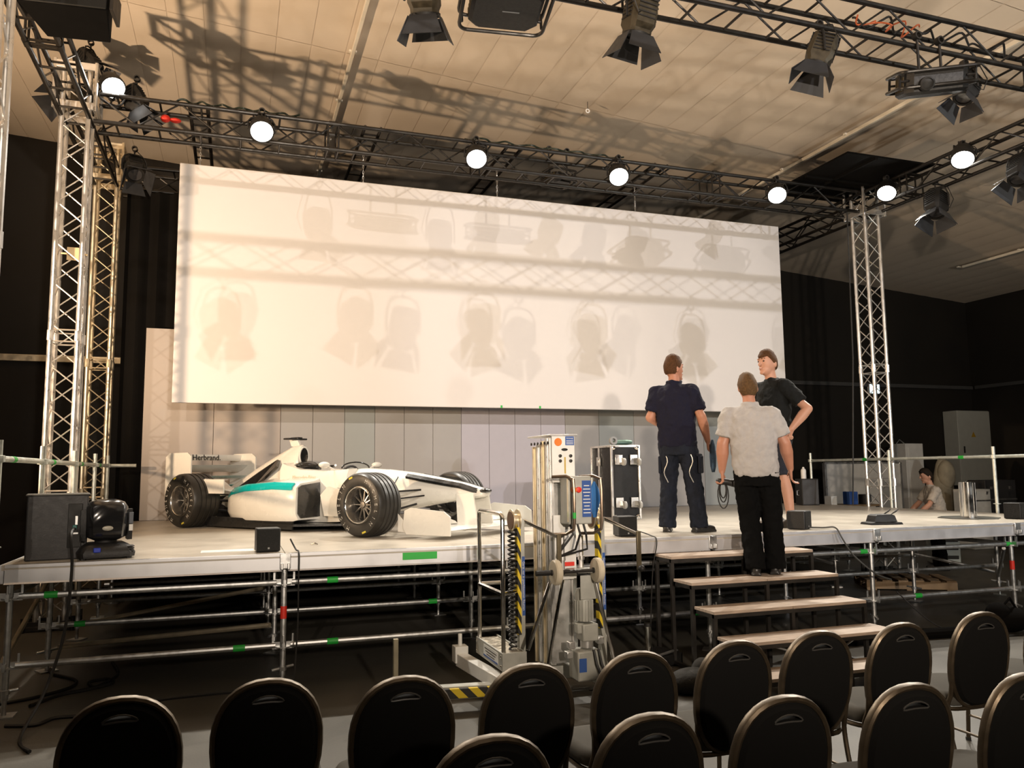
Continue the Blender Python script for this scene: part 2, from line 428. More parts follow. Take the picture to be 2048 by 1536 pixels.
# ------------------------------------------------------------------ panel wall behind the stage
YW = 12.62
PA = mat('panel_lit_warm', (.42, .375, .34), .6, 0, .03); PB = mat('panel_lit_grey', (.35, .345, .34), .6, 0, .03)  # tints of the coloured light on the wall, put into the panel colours
PC = mat('panel_lit_greenish', (.31, .335, .335), .6, 0, .03); PD = mat('panel_lit_lilac', (.43, .42, .475), .6, 0, .03)
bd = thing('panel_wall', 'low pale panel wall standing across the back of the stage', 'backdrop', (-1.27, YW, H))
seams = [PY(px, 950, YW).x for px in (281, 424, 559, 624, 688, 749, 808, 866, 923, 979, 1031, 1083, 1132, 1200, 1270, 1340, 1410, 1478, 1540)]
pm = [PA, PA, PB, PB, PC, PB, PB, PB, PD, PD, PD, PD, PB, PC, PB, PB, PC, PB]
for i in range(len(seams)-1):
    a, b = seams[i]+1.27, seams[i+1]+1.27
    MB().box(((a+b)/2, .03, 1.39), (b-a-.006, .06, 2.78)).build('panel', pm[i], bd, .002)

# ------------------------------------------------------------------ projection screen
YSC = 11.55
SCR = mat('screen_cloth', (.70, .685, .68), .85, 0, .012, .6)
c0 = PY(343, 805, YSC); c1 = PY(1557, 453, YSC)
sc = thing('projection_screen', 'huge white projection screen hanging above the stage', 'screen', ((c0.x+c1.x)/2, YSC, c0.z))
sw, sh = c1.x-c0.x, c1.z-c0.z
MB().box((0, .03, sh/2), (sw, .06, sh)).build('screen_surface', SCR, sc, .01)
for (cx, cz, dx, dz) in ((0, .05, sw-.1, .06), (0, sh-.05, sw-.1, .06), (-sw/2+.06, sh/2, .06, sh-.2), (sw/2-.06, sh/2, .06, sh-.2)):
    MB().box((cx, .10, cz), (dx, .06, dz)).build('frame_bar', ALU, sc)
for px in (1003, 1080):
    q = PY(px, 812, YSC); MB().box((q.x-sc.location.x, -.001, .02), (.03, .006, .04)).build('tape_patch', GREEN, sc)

# ------------------------------------------------------------------ stairs
XA, XB = 3.77, 5.34
TREAD = mat('tread_ply', (.42, .33, .26), .55, 0, .22, 7, .1, 40, stretch=(1, 6, 6))
FRAME = mat('dark_steel', (.03, .027, .024), .5, .4, .2, 10)
st = thing('stage_stairs', 'open five step stairs with brown treads and dark steel frame', 'stairs', (XA, 6.85, 0))
for i in range(5):
    z = .96-.1925*i; yb = -.335*i-.02; yf = yb-.305
    MB().box(((XB-XA)/4, (yb+yf)/2, z-.013), ((XB-XA)/2-.004, .305, .026)).build('tread', TREAD, st, .003)
    MB().box(((XB-XA)*3/4, (yb+yf)/2, z-.013), ((XB-XA)/2-.004, .305, .026)).build('tread', TREAD, st, .003)
    fr = MB()
    for y in (yf+.015, yb-.015): fr.box(((XB-XA)/2, y, z-.042), (XB-XA, .03, .03))
    for x in (.015, XB-XA-.015): fr.box((x, (yf+yb)/2, z-.042), (.03, .30, .03))
    fr.build('tread_frame', FRAME, st)
    for x in (.015, (XB-XA)/2, XB-XA-.015):
        if z > .1: MB().box((x, yf+.016, (z-.056)/2), (.032, .032, z-.056)).build('leg', FRAME, st)
for x in (.015, XB-XA-.015):
    MB().box((x, -.035, .45), (.032, .032, .9)).build('leg', FRAME, st)
MB().box((.015, -.85, .03), (.03, 1.6, .03)).build('ground_bar', FRAME, st); MB().box((XB-XA-.015, -.85, .03), (.03, 1.6, .03)).build('ground_bar', FRAME, st)
rod('cross_brace', (.3, -1.2, .34), (1.3, -1.5, .05), .008, ALU, st); rod('cross_brace', (1.3, -1.2, .34), (.3, -1.5, .05), .008, ALU, st)
# ------------------------------------------------------------------ trusses
def truss(name, label, A, B, s, m, rc=.028, rb=.0115, bay=.5, ladder=True, joint=None, group=None, dbl=True):
    """four chord box truss from A to B; braces are separate bars"""
    A, B = Vector(A), Vector(B); L = (B-A).length; d = (B-A).normalized()
    t = thing(name, label, 'truss', A, 0, group)
    w = Vector((0, 0, 1)) if abs(d.z) < .5 else Vector((0, 1, 0))
    u = d.cross(w).normalized()
    cn = [(u*a + w*b)*s/2 for a, b in ((-1, -1), (1, -1), (1, 1), (-1, 1))]
    for c in cn: rod('chord', c, c+d*L, rc, m, t, 10)
    n = max(1, round(L/bay)); b = L/n
    for k in range(4):
        c0, c1 = cn[k], cn[(k+1) % 4]
        side = (k in (1, 3))
        for i in range(n):
            if ladder and not side:
                rod('rung', c0+d*(b*(i+.5)), c1+d*(b*(i+.5)), rb*1.2, m, t, 6)
            else:
                a0, a1 = (c0, c1) if i % 2 else (c1, c0)
                rod('brace', a0+d*b*i, a1+d*b*(i+1), rb, m, t, 6)
    if joint:
        for q in joint:
            for k in range(4):
                for e in (-.07, .07): rod('end_bar', cn[k]+d*(q+e), cn[(k+1) % 4]+d*(q+e), rb*1.2, m, t, 6)
                rod('coupling', cn[k]+d*(q-.06), cn[k]+d*(q+.06), rc*1.25, m, t, 8)
    return t
ZT = 6.27; S1 = .36
YT1, YT0, YT2 = 10.78, 6.25, 13.25; XTL, XTR = -1.95, 10.22
truss('truss', 'black box truss with lit lamps spanning above the white screen', (XTL+.2, YT1, ZT), (XTR-.2, YT1, ZT), S1, TRUSSB, joint=(2.9, 5.0, 8.9))
truss('truss', 'black box truss crossing the top right corner nearest the camera', (XTL+.2, YT0, ZT), (XTR+1.5, YT0, ZT), S1, TRUSSB, joint=(5.2, 10.4))
truss('truss', 'black truss running back along the left side behind the hanging speaker', (XTL, YT0-.6, ZT), (XTL, YT2-.2, ZT), S1*.85, TRUSSB, joint=(3.2,))
truss('truss', 'black truss running back along the right side past the right tower', (XTR, YT0+.25, ZT), (XTR, YT2+.6, ZT), S1*.9, TRUSSB, joint=(3.2,))
truss('truss', 'dark truss far behind the screen at the left', (XTL+.2, YT2, ZT), (XTR-.2, YT2, ZT), S1, TRUSSB)
# truss over the seating that throws its shadow across the screen
trear = truss('truss', 'black truss over the seating above the camera', (-4, 1.6, 5.72), (12.5, 1.6, 5.72), .30, TRUSSB)
# ladder beams over the screen
for (px, py, lab) in ((395, 250, 'black ladder beam above the top left corner of the screen'), (749, 291, 'black ladder beam above the left half of the screen'), (1031, 333, 'black ladder beam above the middle of the screen'), (1289, 391, 'black ladder beam above the right half of the screen')):
    q = PZ(px, py, 6.2); lb = thing('ladder_beam', lab, 'truss', (q.x, YT1-.1, 6.505))
    LB = YT2-YT1+.2
    for a in (-.11, .11): rod('chord', (a, 0, 0), (a, LB, 0), .024, TRUSSB, lb, 8)
    for i in range(6): rod('rung', (-.11, .25+i*.4, 0), (.11, .25+i*.4, 0), .014, TRUSSB, lb, 6)
    ch = MB()
    for i in range(14):
        z0 = -i*.042
        ch.path([(.011*math.cos(k*1.047)*(1 if i % 2 else 0), YSC-YT1+.13 + .011*math.cos(k*1.047)*(0 if i % 2 else 1), z0-.02+.027*math.sin(k*1.047)) for k in range(6)], .004, 5, True)
    ch.build('suspension_chain', STEEL, lb)
def tower(label, x, y, ztop, m, sleeve=True, z0=0., s=.29, jts=(1.5, 3.4)):
    t = truss('truss_tower', label, (x, y, z0+.1), (x, y, ztop), s, m, .030, .0085, .25, False, joint=[j-z0-.1 for j in jts])
    MB().box((0, 0, -.07), (s+.18, s+.18, .05)).build('base_plate', FRAME, t, .006)
    for a in (-1, 1):
        for b in (-1, 1): MB().tube((a*.25, b*.25, -.1), (a*.25, b*.25, .06), .022).box((a*.15, b*.15, -.03), (.25, .06, .06), ).build('outrigger_foot', FRAME, t)
    if sleeve:
        sl = MB(); w = s+.16
        for (za) in (ztop-z0-.62, ztop-z0-.12):
            for a in (-1, 1):
                sl.box((a*w/2, 0, za), (.03, w, .09)).box((0, a*w/2, za), (w, .03, .09))
            sl.build('sleeve_block', m, t, .004); sl = MB()
        for a in (-1, 1):
            for b in (-1, 1): rod('sleeve_post', (a*w/2, b*w/2, ztop-z0-.68), (a*w/2, b*w/2, ztop-z0-.06), .022, m, t)
    return t
tower('silver box tower with sleeve block carrying the left end of the lamp truss', XTL, YT1-.05, 6.75, ALU)
tower('warm lit silver tower just behind the front left one', XTL, YT2, 6.75, ALU_W)  # warm light on this silver tower is put into its metal colour
tower('silver box tower standing behind the right end of the stage', XTR, YT1-.05, 6.6, ALU)
tower('silver tower cut off by the left picture edge', XTL+.19, YT0-.05, 6.75, ALU)
# small warm sign plate inside the left tower
q = PY(150, 510, YT1)
tag(MB().box((q.x, YT1-.05, q.z), (.16, .012, .16)).box((q.x, YT1-.045, q.z), (.29, .012, .02)).build('sign_plate', mat('cream_card', (.72, .56, .34), .7), None, .002), 'small blank cream plate fixed inside the left tower', 'plate')
# black deck panel lying on the truss corner above the right tower
mb = MB(); 
mb.box((0, 0, 0), (1.7, 1.9, .03)).box((0, 0, -.03), (1.7, .05, .05)).box((-.3, 0, -.03), (.05, 1.9, .05))
tag(mb.build('roof_board', CLOTH, None, .003, loc=(9.55, 10.35, 6.52)), 'flat black board lying on the truss corner above the right tower', 'board')

# ------------------------------------------------------------------ lamps
BARN = mat('barn_door_steel', (.035, .037, .042), .55, .3, .15, 12)
BRONZE = mat('lamp_housing', (.055, .045, .028), .5, .4, .3, 18)
def arc(cx, r, a0, a1, n=12):
    return [(cx[0]+r*math.cos(R(a0+(a1-a0)*i/n)), cx[1], cx[2]+r*math.sin(R(a0+(a1-a0)*i/n))) for i in range(n+1)]
def rig(t, A, clampz, w, z_tip=0.0):
    """yoke, clamp and cable above a lamp whose pivot is the thing's origin"""
    ya = aim_matrix((A.col[0][0], A.col[0][1], 0)).to_4x4() if False else I4
    ax = Vector((A.col[0][0], A.col[0][1], 0)).normalized(); rot = Matrix.Rotation(math.atan2(ax.y, ax.x), 4, 'Z')
    h = clampz-.07
    pts = [(-w, 0, -.02), (-w, 0, h*.55), (-w*.8, 0, h*.86), (-w*.4, 0, h), (w*.4, 0, h), (w*.8, 0, h*.86), (w, 0, h*.55), (w, 0, -.02)]
    MB().path(pts, .012, 6, M=rot).build('yoke', BLACK, t)
    MB().tube((0, 0, h-.01), (0, 0, clampz-.02), .012).lathe([(.028, -.03), (.042, -.03), (.042, .03), (.028, .03)], 12, T(0, 0, clampz+.02) @ RX(90), True).build('clamp', FRAME, t)
    MB().path([(.03, .02, clampz), (w*.9, .09, clampz*.8), (w*1.25, .12, clampz*.25), (w*.9, .12, -.03), (.05, .10, .02)], .006, 5, M=rot).build('cable', BLACK, t)
def par_can(label, loc, aim, power=260, scale=1., col=(1, .93, .82), clampz=.30, angle=75):
    t = thing('par_lamp', label, 'lamp', loc, 0, 'lit lamps on the trusses')
    A = aim_matrix(aim); M_ = A.to_4x4() @ Matrix.Scale(scale, 4)
    hs_ = MB().lathe([(.06, -.20), (.10, -.19), (.135, -.10), (.150, 0.0), (.150, .07), (.156, .075), (.156, .095), (.140, .095), (.140, .082), (.05, .080)], 28, M_).build('housing', BLACK, t); 
    fins = MB()
    for i in range(10):
        fins.box((.105, 0, -.15), (.055, .012, .09), M_ @ RZ(36*i))
    fins.build('cooling_fins', BPLAST, hs_)
    le = MB().lathe([(.002, .090), (.138, .088), (.138, .084), (.002, .084)], 28, M_).build('lens', LENS, hs_)
    rig(t, A, clampz, .165*scale)
    lp = Vector(loc) + A @ Vector((0, 0, .12*scale))
    spot('lamp_beam', lp, lp+Vector(aim), power, angle, col, .5, .06)
    return t
def toward(loc, tgt): return (Vector(tgt)-Vector(loc)).normalized()
for (px, py, tx, lab) in ((523, 262, .2, 'glowing round lamp on the truss above the left end of the screen'), (953, 317, 2.0, 'glowing round lamp on the truss above the middle of the screen'),
                      (1238, 353, 3.4, 'glowing round lamp right of the middle on the screen truss'), (1555, 390, 5.0, 'glowing round lamp above the right end of the screen')):
    q = PY(px, py, YT1-.36); q = PY(px, py, YT1-.30); lo = (q.x, YT1-.28, q.z+.04)
    par_can(lab, lo, toward(lo, (tx+.3, 5.8, 1.0)), 750, clampz=ZT+S1/2-lo[2]-.02)
q = PX(224, 170, XTL+.38); lo = (q.x, q.y, q.z); par_can('glowing round lamp tilted down on the left side truss above the tower', lo, toward(lo, (1.0, 5.2, .5)), 600, .95, (1, .9, .75), clampz=ZT+.15-q.z)
q = PX(1790, 383, XTR-.1); lo = (XTR-.27, q.y, q.z); par_can('glowing round lamp beside the black board above the right tower', lo, toward(lo, (6.4, 7.0, 1)), 900, 1.0, clampz=ZT+.16-lo[2])
q = PX(1943, 315, XTR-.1); lo = (XTR-.27, q.y, q.z); par_can('glowing round lamp at the far right of the picture on the side truss', lo, toward(lo, (6.8, 6.0, 1)), 900, 1.05, clampz=ZT+.16-lo[2])

def barn_lamp(label, loc, aim, scale=1., clampz=.36, m=BRONZE, roll=0):
    t = thing('theatre_lamp', label, 'lamp', loc, 0, 'barn door lamps on the trusses')
    A = aim_matrix(aim); M_ = A.to_4x4() @ RZ(roll) @ Matrix.Scale(scale, 4)
    MB().loft([[(a*w, b*h, z) for a, b in ((-.7, -1), (.7, -1), (1, -.7), (1, .7), (.7, 1), (-.7, 1), (-1, .7), (-1, -.7))] for (w, h, z) in ((.07, .08, -.21), (.105, .12, -.19), (.115, .13, -.05), (.115, .13, .05), (.10, .10, .09), (.10, .10, .12))], M_).build('housing', m, t)
    fins = MB()
    for i in range(6): fins.box((0, 0, -.17+.035*i), (.245, .16, .010), M_).box((0, 0, -.17+.035*i), (.16, .275, .010), M_)
    fins.build('cooling_fins', BLACK, t)
    MB().lathe([(.085, .118), (.085, .126), (.004, .134)], 20, M_).build('lens', mat('dark_glass', (.05, .05, .055), .1, 0, 0, spec=.8), t)
    cf_ = MB().lathe([(.088, .12), (.118, .12), (.118, .14), (.088, .14)], 20, M_, True).build('colour_frame', BLACK, t)
    for k, (wid, wid2, ln, open_) in enumerate(((.10, .17, .20, 24), (.10, .15, .17, 30), (.10, .17, .20, 20), (.10, .15, .17, 34))):
        Mk = M_ @ RZ(90*k) @ T(.112, 0, .14) @ RY(open_)
        MB().prism([(-wid, 0), (wid, 0), (wid2, ln), (-wid2, ln)], .006, Mk @ Matrix(((0, 0, 1, 0), (1, 0, 0, 0), (0, 1, 0, 0), (0, 0, 0, 1)))).build('barn_door', BARN, cf_)
    rig(t, A, clampz, .15*scale)
    return t
def onT0(px, py, Y=YT0-.1): return PY(px, py, Y)
q = onT0(848, -6); barn_lamp('barn door lamp cut by the top edge left of the flat floodlight', q, (.15, .35, -.95), 1.1, ZT-.1-q.z if ZT-.1-q.z > .2 else .36)
q = onT0(1278, 40); barn_lamp('bronze barn door lamp hanging at the top middle from the near truss', q, (-.10, .25, -.96), 1.1, max(.3, ZT-.15-q.z), roll=20)
q = onT0(1640, 110); barn_lamp('bronze barn door lamp hanging from the near truss left of the boxy projector', q, (-.35, .15, -.92), 1.0, max(.3, ZT-.15-q.z), roll=10)
q = onT0(1932, 180, YT0+.30); barn_lamp('barn door lamp tucked behind the boxy projector at the top right', q, (-.45, -.05, -.85), .95, max(.3, ZT-.15-q.z), BLACK)
q = PX(1873, 412, XTR-.05); barn_lamp('dark barn door lamp hanging below the right side truss', q, (-.35, -.2, -.9), 1.15, max(.3, ZT-.15-q.z), BLACK, 25)
q = PX(2040, 345, XTR-.05); barn_lamp('dark barn door lamp at the right picture edge under the side truss', q, (-.5, -.1, -.8), 1.1, max(.3, ZT-.15-q.z), BLACK, 15)
q = PX(140, 190, XTL-.35); barn_lamp('dark square barn door lamp on the left truss beside the tower top', q, (-.5, -.55, -.6), 1.15, .34, BRONZE, 15)
q = PX(180, 128, XTL-.12); barn_lamp('dark barn door lamp on the left truss above the lit one', q, (.5, -.2, -.55), 1.0, .30, BLACK, 15)
q = PY(272, 205, YT1+.1); barn_lamp('dark barn door lamp on the corner right of the left tower', q, (.45, -.1, -.85), 1.0, .30, BLACK, 10)
q = PY(268, 340, YT2-.72); barn_lamp('dark lamp on the far truss between the left towers and the screen', q, (.2, -.6, -.7), 1.1, .30, BLACK)
# lamps of the truss over the seating
for i, xx in enumerate((-1.6, -.2, .9, 2.0, 3.1, 4.2, 5.4, 6.5, 7.6, 8.9)):
    barn_lamp('barn door lamp on the truss over the seating above the camera', (xx, 1.6, 5.20-.04*(i % 3)), (.12*((i % 3)-1), .5, -.85), 1.0, .38, BLACK, 15*i)

def flood(label, loc, rz, tilt, logo=False, dims=(.62, .50, .16)):
    t = thing('projector_unit', label, 'projector', loc, 0, 'boxy units on the near truss')
    M_ = RZ(rz) @ RX(tilt)
    w, d, h = dims
    ch = .10
    ring = lambda z, k: [(a*w/2*k+sx*0, b*d/2*k, z) for a, b, sx in ((-.75, -1, 0), (.75, -1, 0), (1, -.7, 0), (1, .7, 0), (.75, 1, 0), (-.75, 1, 0), (-1, .7, 0), (-1, -.7, 0))]
    MB().loft([ring(-h/2, .90), ring(-h/2+.03, 1), ring(h/2-.03, 1), ring(h/2, .92)], M_).build('housing', BPLAST, t)
    g = MB()
    for i in range(7): g.box((-w/2*.98, -.15+.05*i, .0), (.02, .022, h*.55), M_)
    g.build('vent_slots', mat('vent_brass', (.10, .075, .03), .5, .4), t)
    MB().box((w*.2, d/2*.99, .01), (w*.35, .02, h*.7), M_).build('side_plate', DGREY, t)
    fr = w/2+.07; fd = d/2+.06
    pts = []
    for (cx, cy, a0) in ((fr-.08, fd-.08, 0), (-fr+.08, fd-.08, 90), (-fr+.08, -fd+.08, 180), (fr-.08, -fd+.08, 270)):
        for k in range(5): pts.append((cx+.08*math.cos(R(a0+22.5*k)), cy+.08*math.sin(R(a0+22.5*k)), 0))
    MB().path(pts, .017, 8, True, M_ @ T(0, 0, -.05)).build('frame_tube', TRUSSB, t)
    MB().path(pts, .017, 8, True, M_ @ T(0, 0, .10)).build('frame_tube', TRUSSB, t)
    for a in (-1, 1):
        for b in (-1, 1): MB().tube((a*(fr-.02), b*(fd-.1), -.05), (a*(fr-.02), b*(fd-.1), .10), .013, M=M_).tube((a*w*.45, b*(fd-.1), .02), (a*(fr-.02), b*(fd-.1), .02), .012, M=M_).build('frame_stay', TRUSSB, t)
    MB().lathe([(.055, -.06), (.068, -.05), (.068, .07), (.052, .075), (.052, .06), (.005, .07)], 20, M_ @ T(-.12, -d/2-.02, -.03) @ RX(90)).build('lens_barrel', BLACK, t)
    for a in (-.15, .15):
        MB().tube((a, 0, h/2-.02), (a, 0, .46), .014).lathe([(.028, -.03), (.044, -.03), (.044, .03), (.028, .03)], 12, T(a, 0, .48) @ RX(90), True).build('clamp', FRAME, t)
    if logo: MB().box((.04, 0, -h/2-.001), (.15, .012, .002), M_).build('faded_print', mat('faint_print', (.22, .23, .24), .6), t)
    return t
q = onT0(1012, 8, YT0-.05); flood('flat black projector in a tube frame cut by the top picture edge', (q.x, q.y, q.z), -8, -8, True)
q = onT0(1862, 165, YT0-.22); flood('boxy black projector in a tube frame under the near truss at the right', (q.x, q.y, q.z), -32, 20, False, (.60, .52, .25))
# unit on the far side of the screen truss
q = PY(1118, 358, YT1+.3); flood('small dark projector sitting behind the lamp truss above the screen', (q.x, YT1+.34, q.z), 10, 0, False, (.34, .3, .14))

# ------------------------------------------------------------------ hanging speakers, top left
GRILLE = mat('speaker_grille', (.006, .0065, .006), .8, 0, .2, 120, .35, 260)
ARB = mat('array_black', (.0015, .0015, .0015), .9, 0, .1, spec=.1)
ar = thing('line_array_speaker', 'big black hanging speaker stack in the top left corner', 'speaker', (-1.50, 7.75, 5.82), -6)
for k in range(2):
    Mk = T(0, .0, .30*k) @ RX(-5+4*k)
    MB().prism([(-.36, -.24), (.36, -.24), (.27, .26), (-.27, .26)], .285, Mk).build('cabinet', ARB, ar, .01)
    MB().box((0, -.245, .1425), (.70, .02, .265), Mk).build('grille', GRILLE, ar, .006)
    for a in (-.385, .385): MB().box((a, -.1, .14), (.03, .26, .24), Mk).build('rigging_plate', FRAME, ar, .004)
MB().box((0, 0, .64), (.75, .06, .05)).box((-.36, 0, .62), (.04, .4, .04)).box((.36, 0, .62), (.04, .4, .04)).build('fly_frame', FRAME, ar, .004)
MB().tube((.33, -.1, .64), (.33, -.1, 1.7), .01).tube((-.33, -.1, .64), (-.33, -.1, 1.7), .01).build('hanging_chain', STEEL, ar)
ar2 = thing('line_array_speaker', 'edge of a smaller black speaker hanging left of the big stack', 'speaker', (-1.93, 7.35, 6.0), 40)
MB().box((0, 0, .16), (.26, .3, .32)).build('cabinet', ARB, ar2, .012); MB().box((0, -.155, .16), (.24, .012, .30)).build('grille', GRILLE, ar2)
MB().tube((0, 0, .3), (0, 0, 1.6), .008).build('hanging_chain', STEEL, ar2)
# coiled cables on the truss top chord
for (x0, x1, seed, lab) in ((-.9, .7, 1, 'tangle of dark green and black cable on the truss top by the left lamp'), (3.0, 5.5, 2, 'black cable lying along the top of the screen truss'),):
    rr = random.Random(seed); pts = []
    n = 26
    for i in range(n): pts.append((x0+(x1-x0)*i/(n-1), YT1-.17+.06*math.sin(i*1.7), ZT+S1/2+.03+.03*abs(math.sin(i*.9))))
    tag(MB().path(smooth_pts(pts), .014, 6).build('truss_cable', mat('cable_green', (.012, .02, .012), .5)), lab, 'cable')
pts = [(6.0+.11*i, YT0+.05+.07*math.sin(i*1.3), ZT+S1/2-.02+.06*math.sin(i*2.1)) for i in range(22)]
tag(MB().path(smooth_pts(pts, 4), .012, 6).build('truss_cable', BLACK), 'black cable looped along the near truss at the top right', 'cable')
pts = [(6.0+.06*i, YT0-.02+.09*math.sin(i*1.9), ZT+.10+.05*math.cos(i*1.5)) for i in range(14)]
tag(MB().path(smooth_pts(pts, 4), .009, 6).build('truss_cable', mat('orange_cable', (.45, .10, .03), .5)), 'orange cable bundle inside the near truss at the top right', 'cable')
q = PY(330, 232, YT1-.1)
tag(MB().ell((q.x, YT1-.02, q.z), (.06, .05, .05)).ell((q.x+.12, YT1-.02, q.z-.01), (.07, .05, .03)).build('red_strap', RED), 'red strap bundle on the truss right of the left tower', 'strap')
# ------------------------------------------------------------------ racing car
CARW = mat('car_white', (.72, .71, .66), .28, 0, .02, 3, coat=.6)
CARB = mat('car_black', (.012, .012, .012), .25, 0, .1, 8, coat=.4)
TEAL = mat('teal_stripe', (.0, .38, .38), .3, 0, .03, coat=.5)
TYRE = mat('tyre_rubber', (.017, .0155, .013), .42, 0, .25, 9)
TYREL = mat('tyre_print', (.55, .53, .48), .6)
CARBON = mat('carbon', (.02, .02, .021), .35, .1, .2, 60)
RIMM = mat('rim_metal', (.33, .31, .28), .3, .9, .1)
car = thing('race_car', 'white open wheel racing car with teal stripe and black tyres on stage', 'race car', (.08, 11.17, H), -53.6)
def sring(x, w, z0, z1, n=20, top=.55, p=2.6):
    """rounded section at x: half width w, narrower towards the top"""
    out = []
    for i in range(n):
        a = 2*math.pi*i/n; c, s = math.cos(a), math.sin(a)
        cc = math.copysign(abs(c)**(2/p), c); ss = math.copysign(abs(s)**(2/p), s)
        k = 1-(1-top)*max(0, (ss+1)/2)
        out.append((x, w*cc*k, (z0+z1)/2+(z1-z0)/2*ss))
    return out
# nose and monocoque
tub = [(4.02, .06, .40, .455), (3.98, .10, .385, .475), (3.75, .135, .355, .53), (3.35, .17, .30, .60), (3.05, .20, .25, .645), (2.7, .235, .20, .68), (2.35, .27, .13, .70), (2.25, .29, .11, .70)]
MB().loft([sring(x, w, a, b, top=.72) for x, w, a, b in tub]).build('nose', CARW, car, smooth=50)
# cockpit surround: open tub with raised sides
def cock(x, w, z0, zs, zi, iw):
    return [(x, -w, z0), (x, -w*1.02, z0+.15), (x, -w*.98, zs-.08), (x, -w*.88, zs-.01), (x, -iw-.02, zs), (x, -iw, zs-.02), (x, -iw*.9, zi), (x, iw*.9, zi), (x, iw, zs-.02), (x, iw+.02, zs), (x, w*.88, zs-.01), (x, w*.98, zs-.08), (x, w*1.02, z0+.15), (x, w, z0)]
MB().loft([cock(2.26, .28, .11, .70, .66, .10), cock(2.15, .30, .10, .69, .45, .17), cock(1.9, .32, .09, .68, .32, .21), cock(1.5, .33, .09, .70, .32, .21), cock(1.28, .335, .09, .75, .35, .20), cock(1.18, .33, .09, .78, .72, .10)]).build('monocoque', CARW, car, smooth=50)
MB().box((1.68, 0, .37), (.7, .36, .06)).box((1.3, 0, .55), (.12, .34, .35)).build('cockpit_lining', CARB, car, .02)
MB().ell((1.28, 0, .70), (.13, .19, .10), 18, 10).build('headrest', CARB, car)
MB().path([(1.42+.26*math.cos(R(a)), .235*math.sin(R(a)), .725+.02*math.cos(R(a))) for a in range(40, 330, 15)], .016, 6).build('cockpit_rim', CARB, car)
sw_ = MB().path([(2.02+.03*math.sin(R(a)), .125*math.cos(R(a)), .64+.085*math.sin(R(a))) for a in range(0, 360, 20)], .014, 8, True).box((2.02, 0, .64), (.02, .17, .05)).tube((2.02, 0, .64), (2.2, 0, .60), .018)
sw_.build('steering_wheel', DGREY, car)
MB().path([(2.12+.02*math.cos(R(a)), .20*math.cos(R(a)), .70+.07*math.sin(R(a))) for a in range(0, 181, 15)], .009, 6).build('windscreen_rim', CARB, car)
# engine cover with airbox
def ec(x, w, z0, z1, top): return sring(x, w, z0, z1, 20, top, 2.3)
MB().loft([ec(1.22, .10, .70, .985, .75), ec(1.20, .105, .64, 1.0, .72), ec(1.05, .19, .40, .99, .40), ec(.8, .28, .22, .90, .30), ec(.45, .29, .16, .76, .30), ec(.1, .24, .15, .60, .38), ec(-.25, .16, .16, .45, .6), ec(-.42, .12, .18, .40, .7)]).build('engine_cover', CARW, car, smooth=55)
MB().lathe([(.004, 0), (.072, .002), (.072, .008), (.004, .010)], 20, T(1.221, 0, .86) @ RY(90) @ Matrix.Diagonal((1.35, .85, 1, 1))).build('airbox_intake', CARB, car)
MB().path([(1.222, .068*math.cos(R(a)), .86+.105*math.sin(R(a))) for a in range(0, 360, 18)], .012, 6, True).build('airbox_lip', CARW, car)
# roof camera fin
MB().loft([[(1.16, -.012, .98), (1.0, -.012, .98), (1.0, .012, .98), (1.16, .012, .98)], [(1.12, -.02, 1.06), (.98, -.03, 1.06), (.98, .03, 1.06), (1.12, .02, 1.06)]]).build('camera_fin', CARW, car, .004)
MB().box((1.06, 0, 1.072), (.10, .30, .022)).box((1.08, 0, 1.08), (.14, .08, .028)).build('roof_camera', CARBON, car, .008)
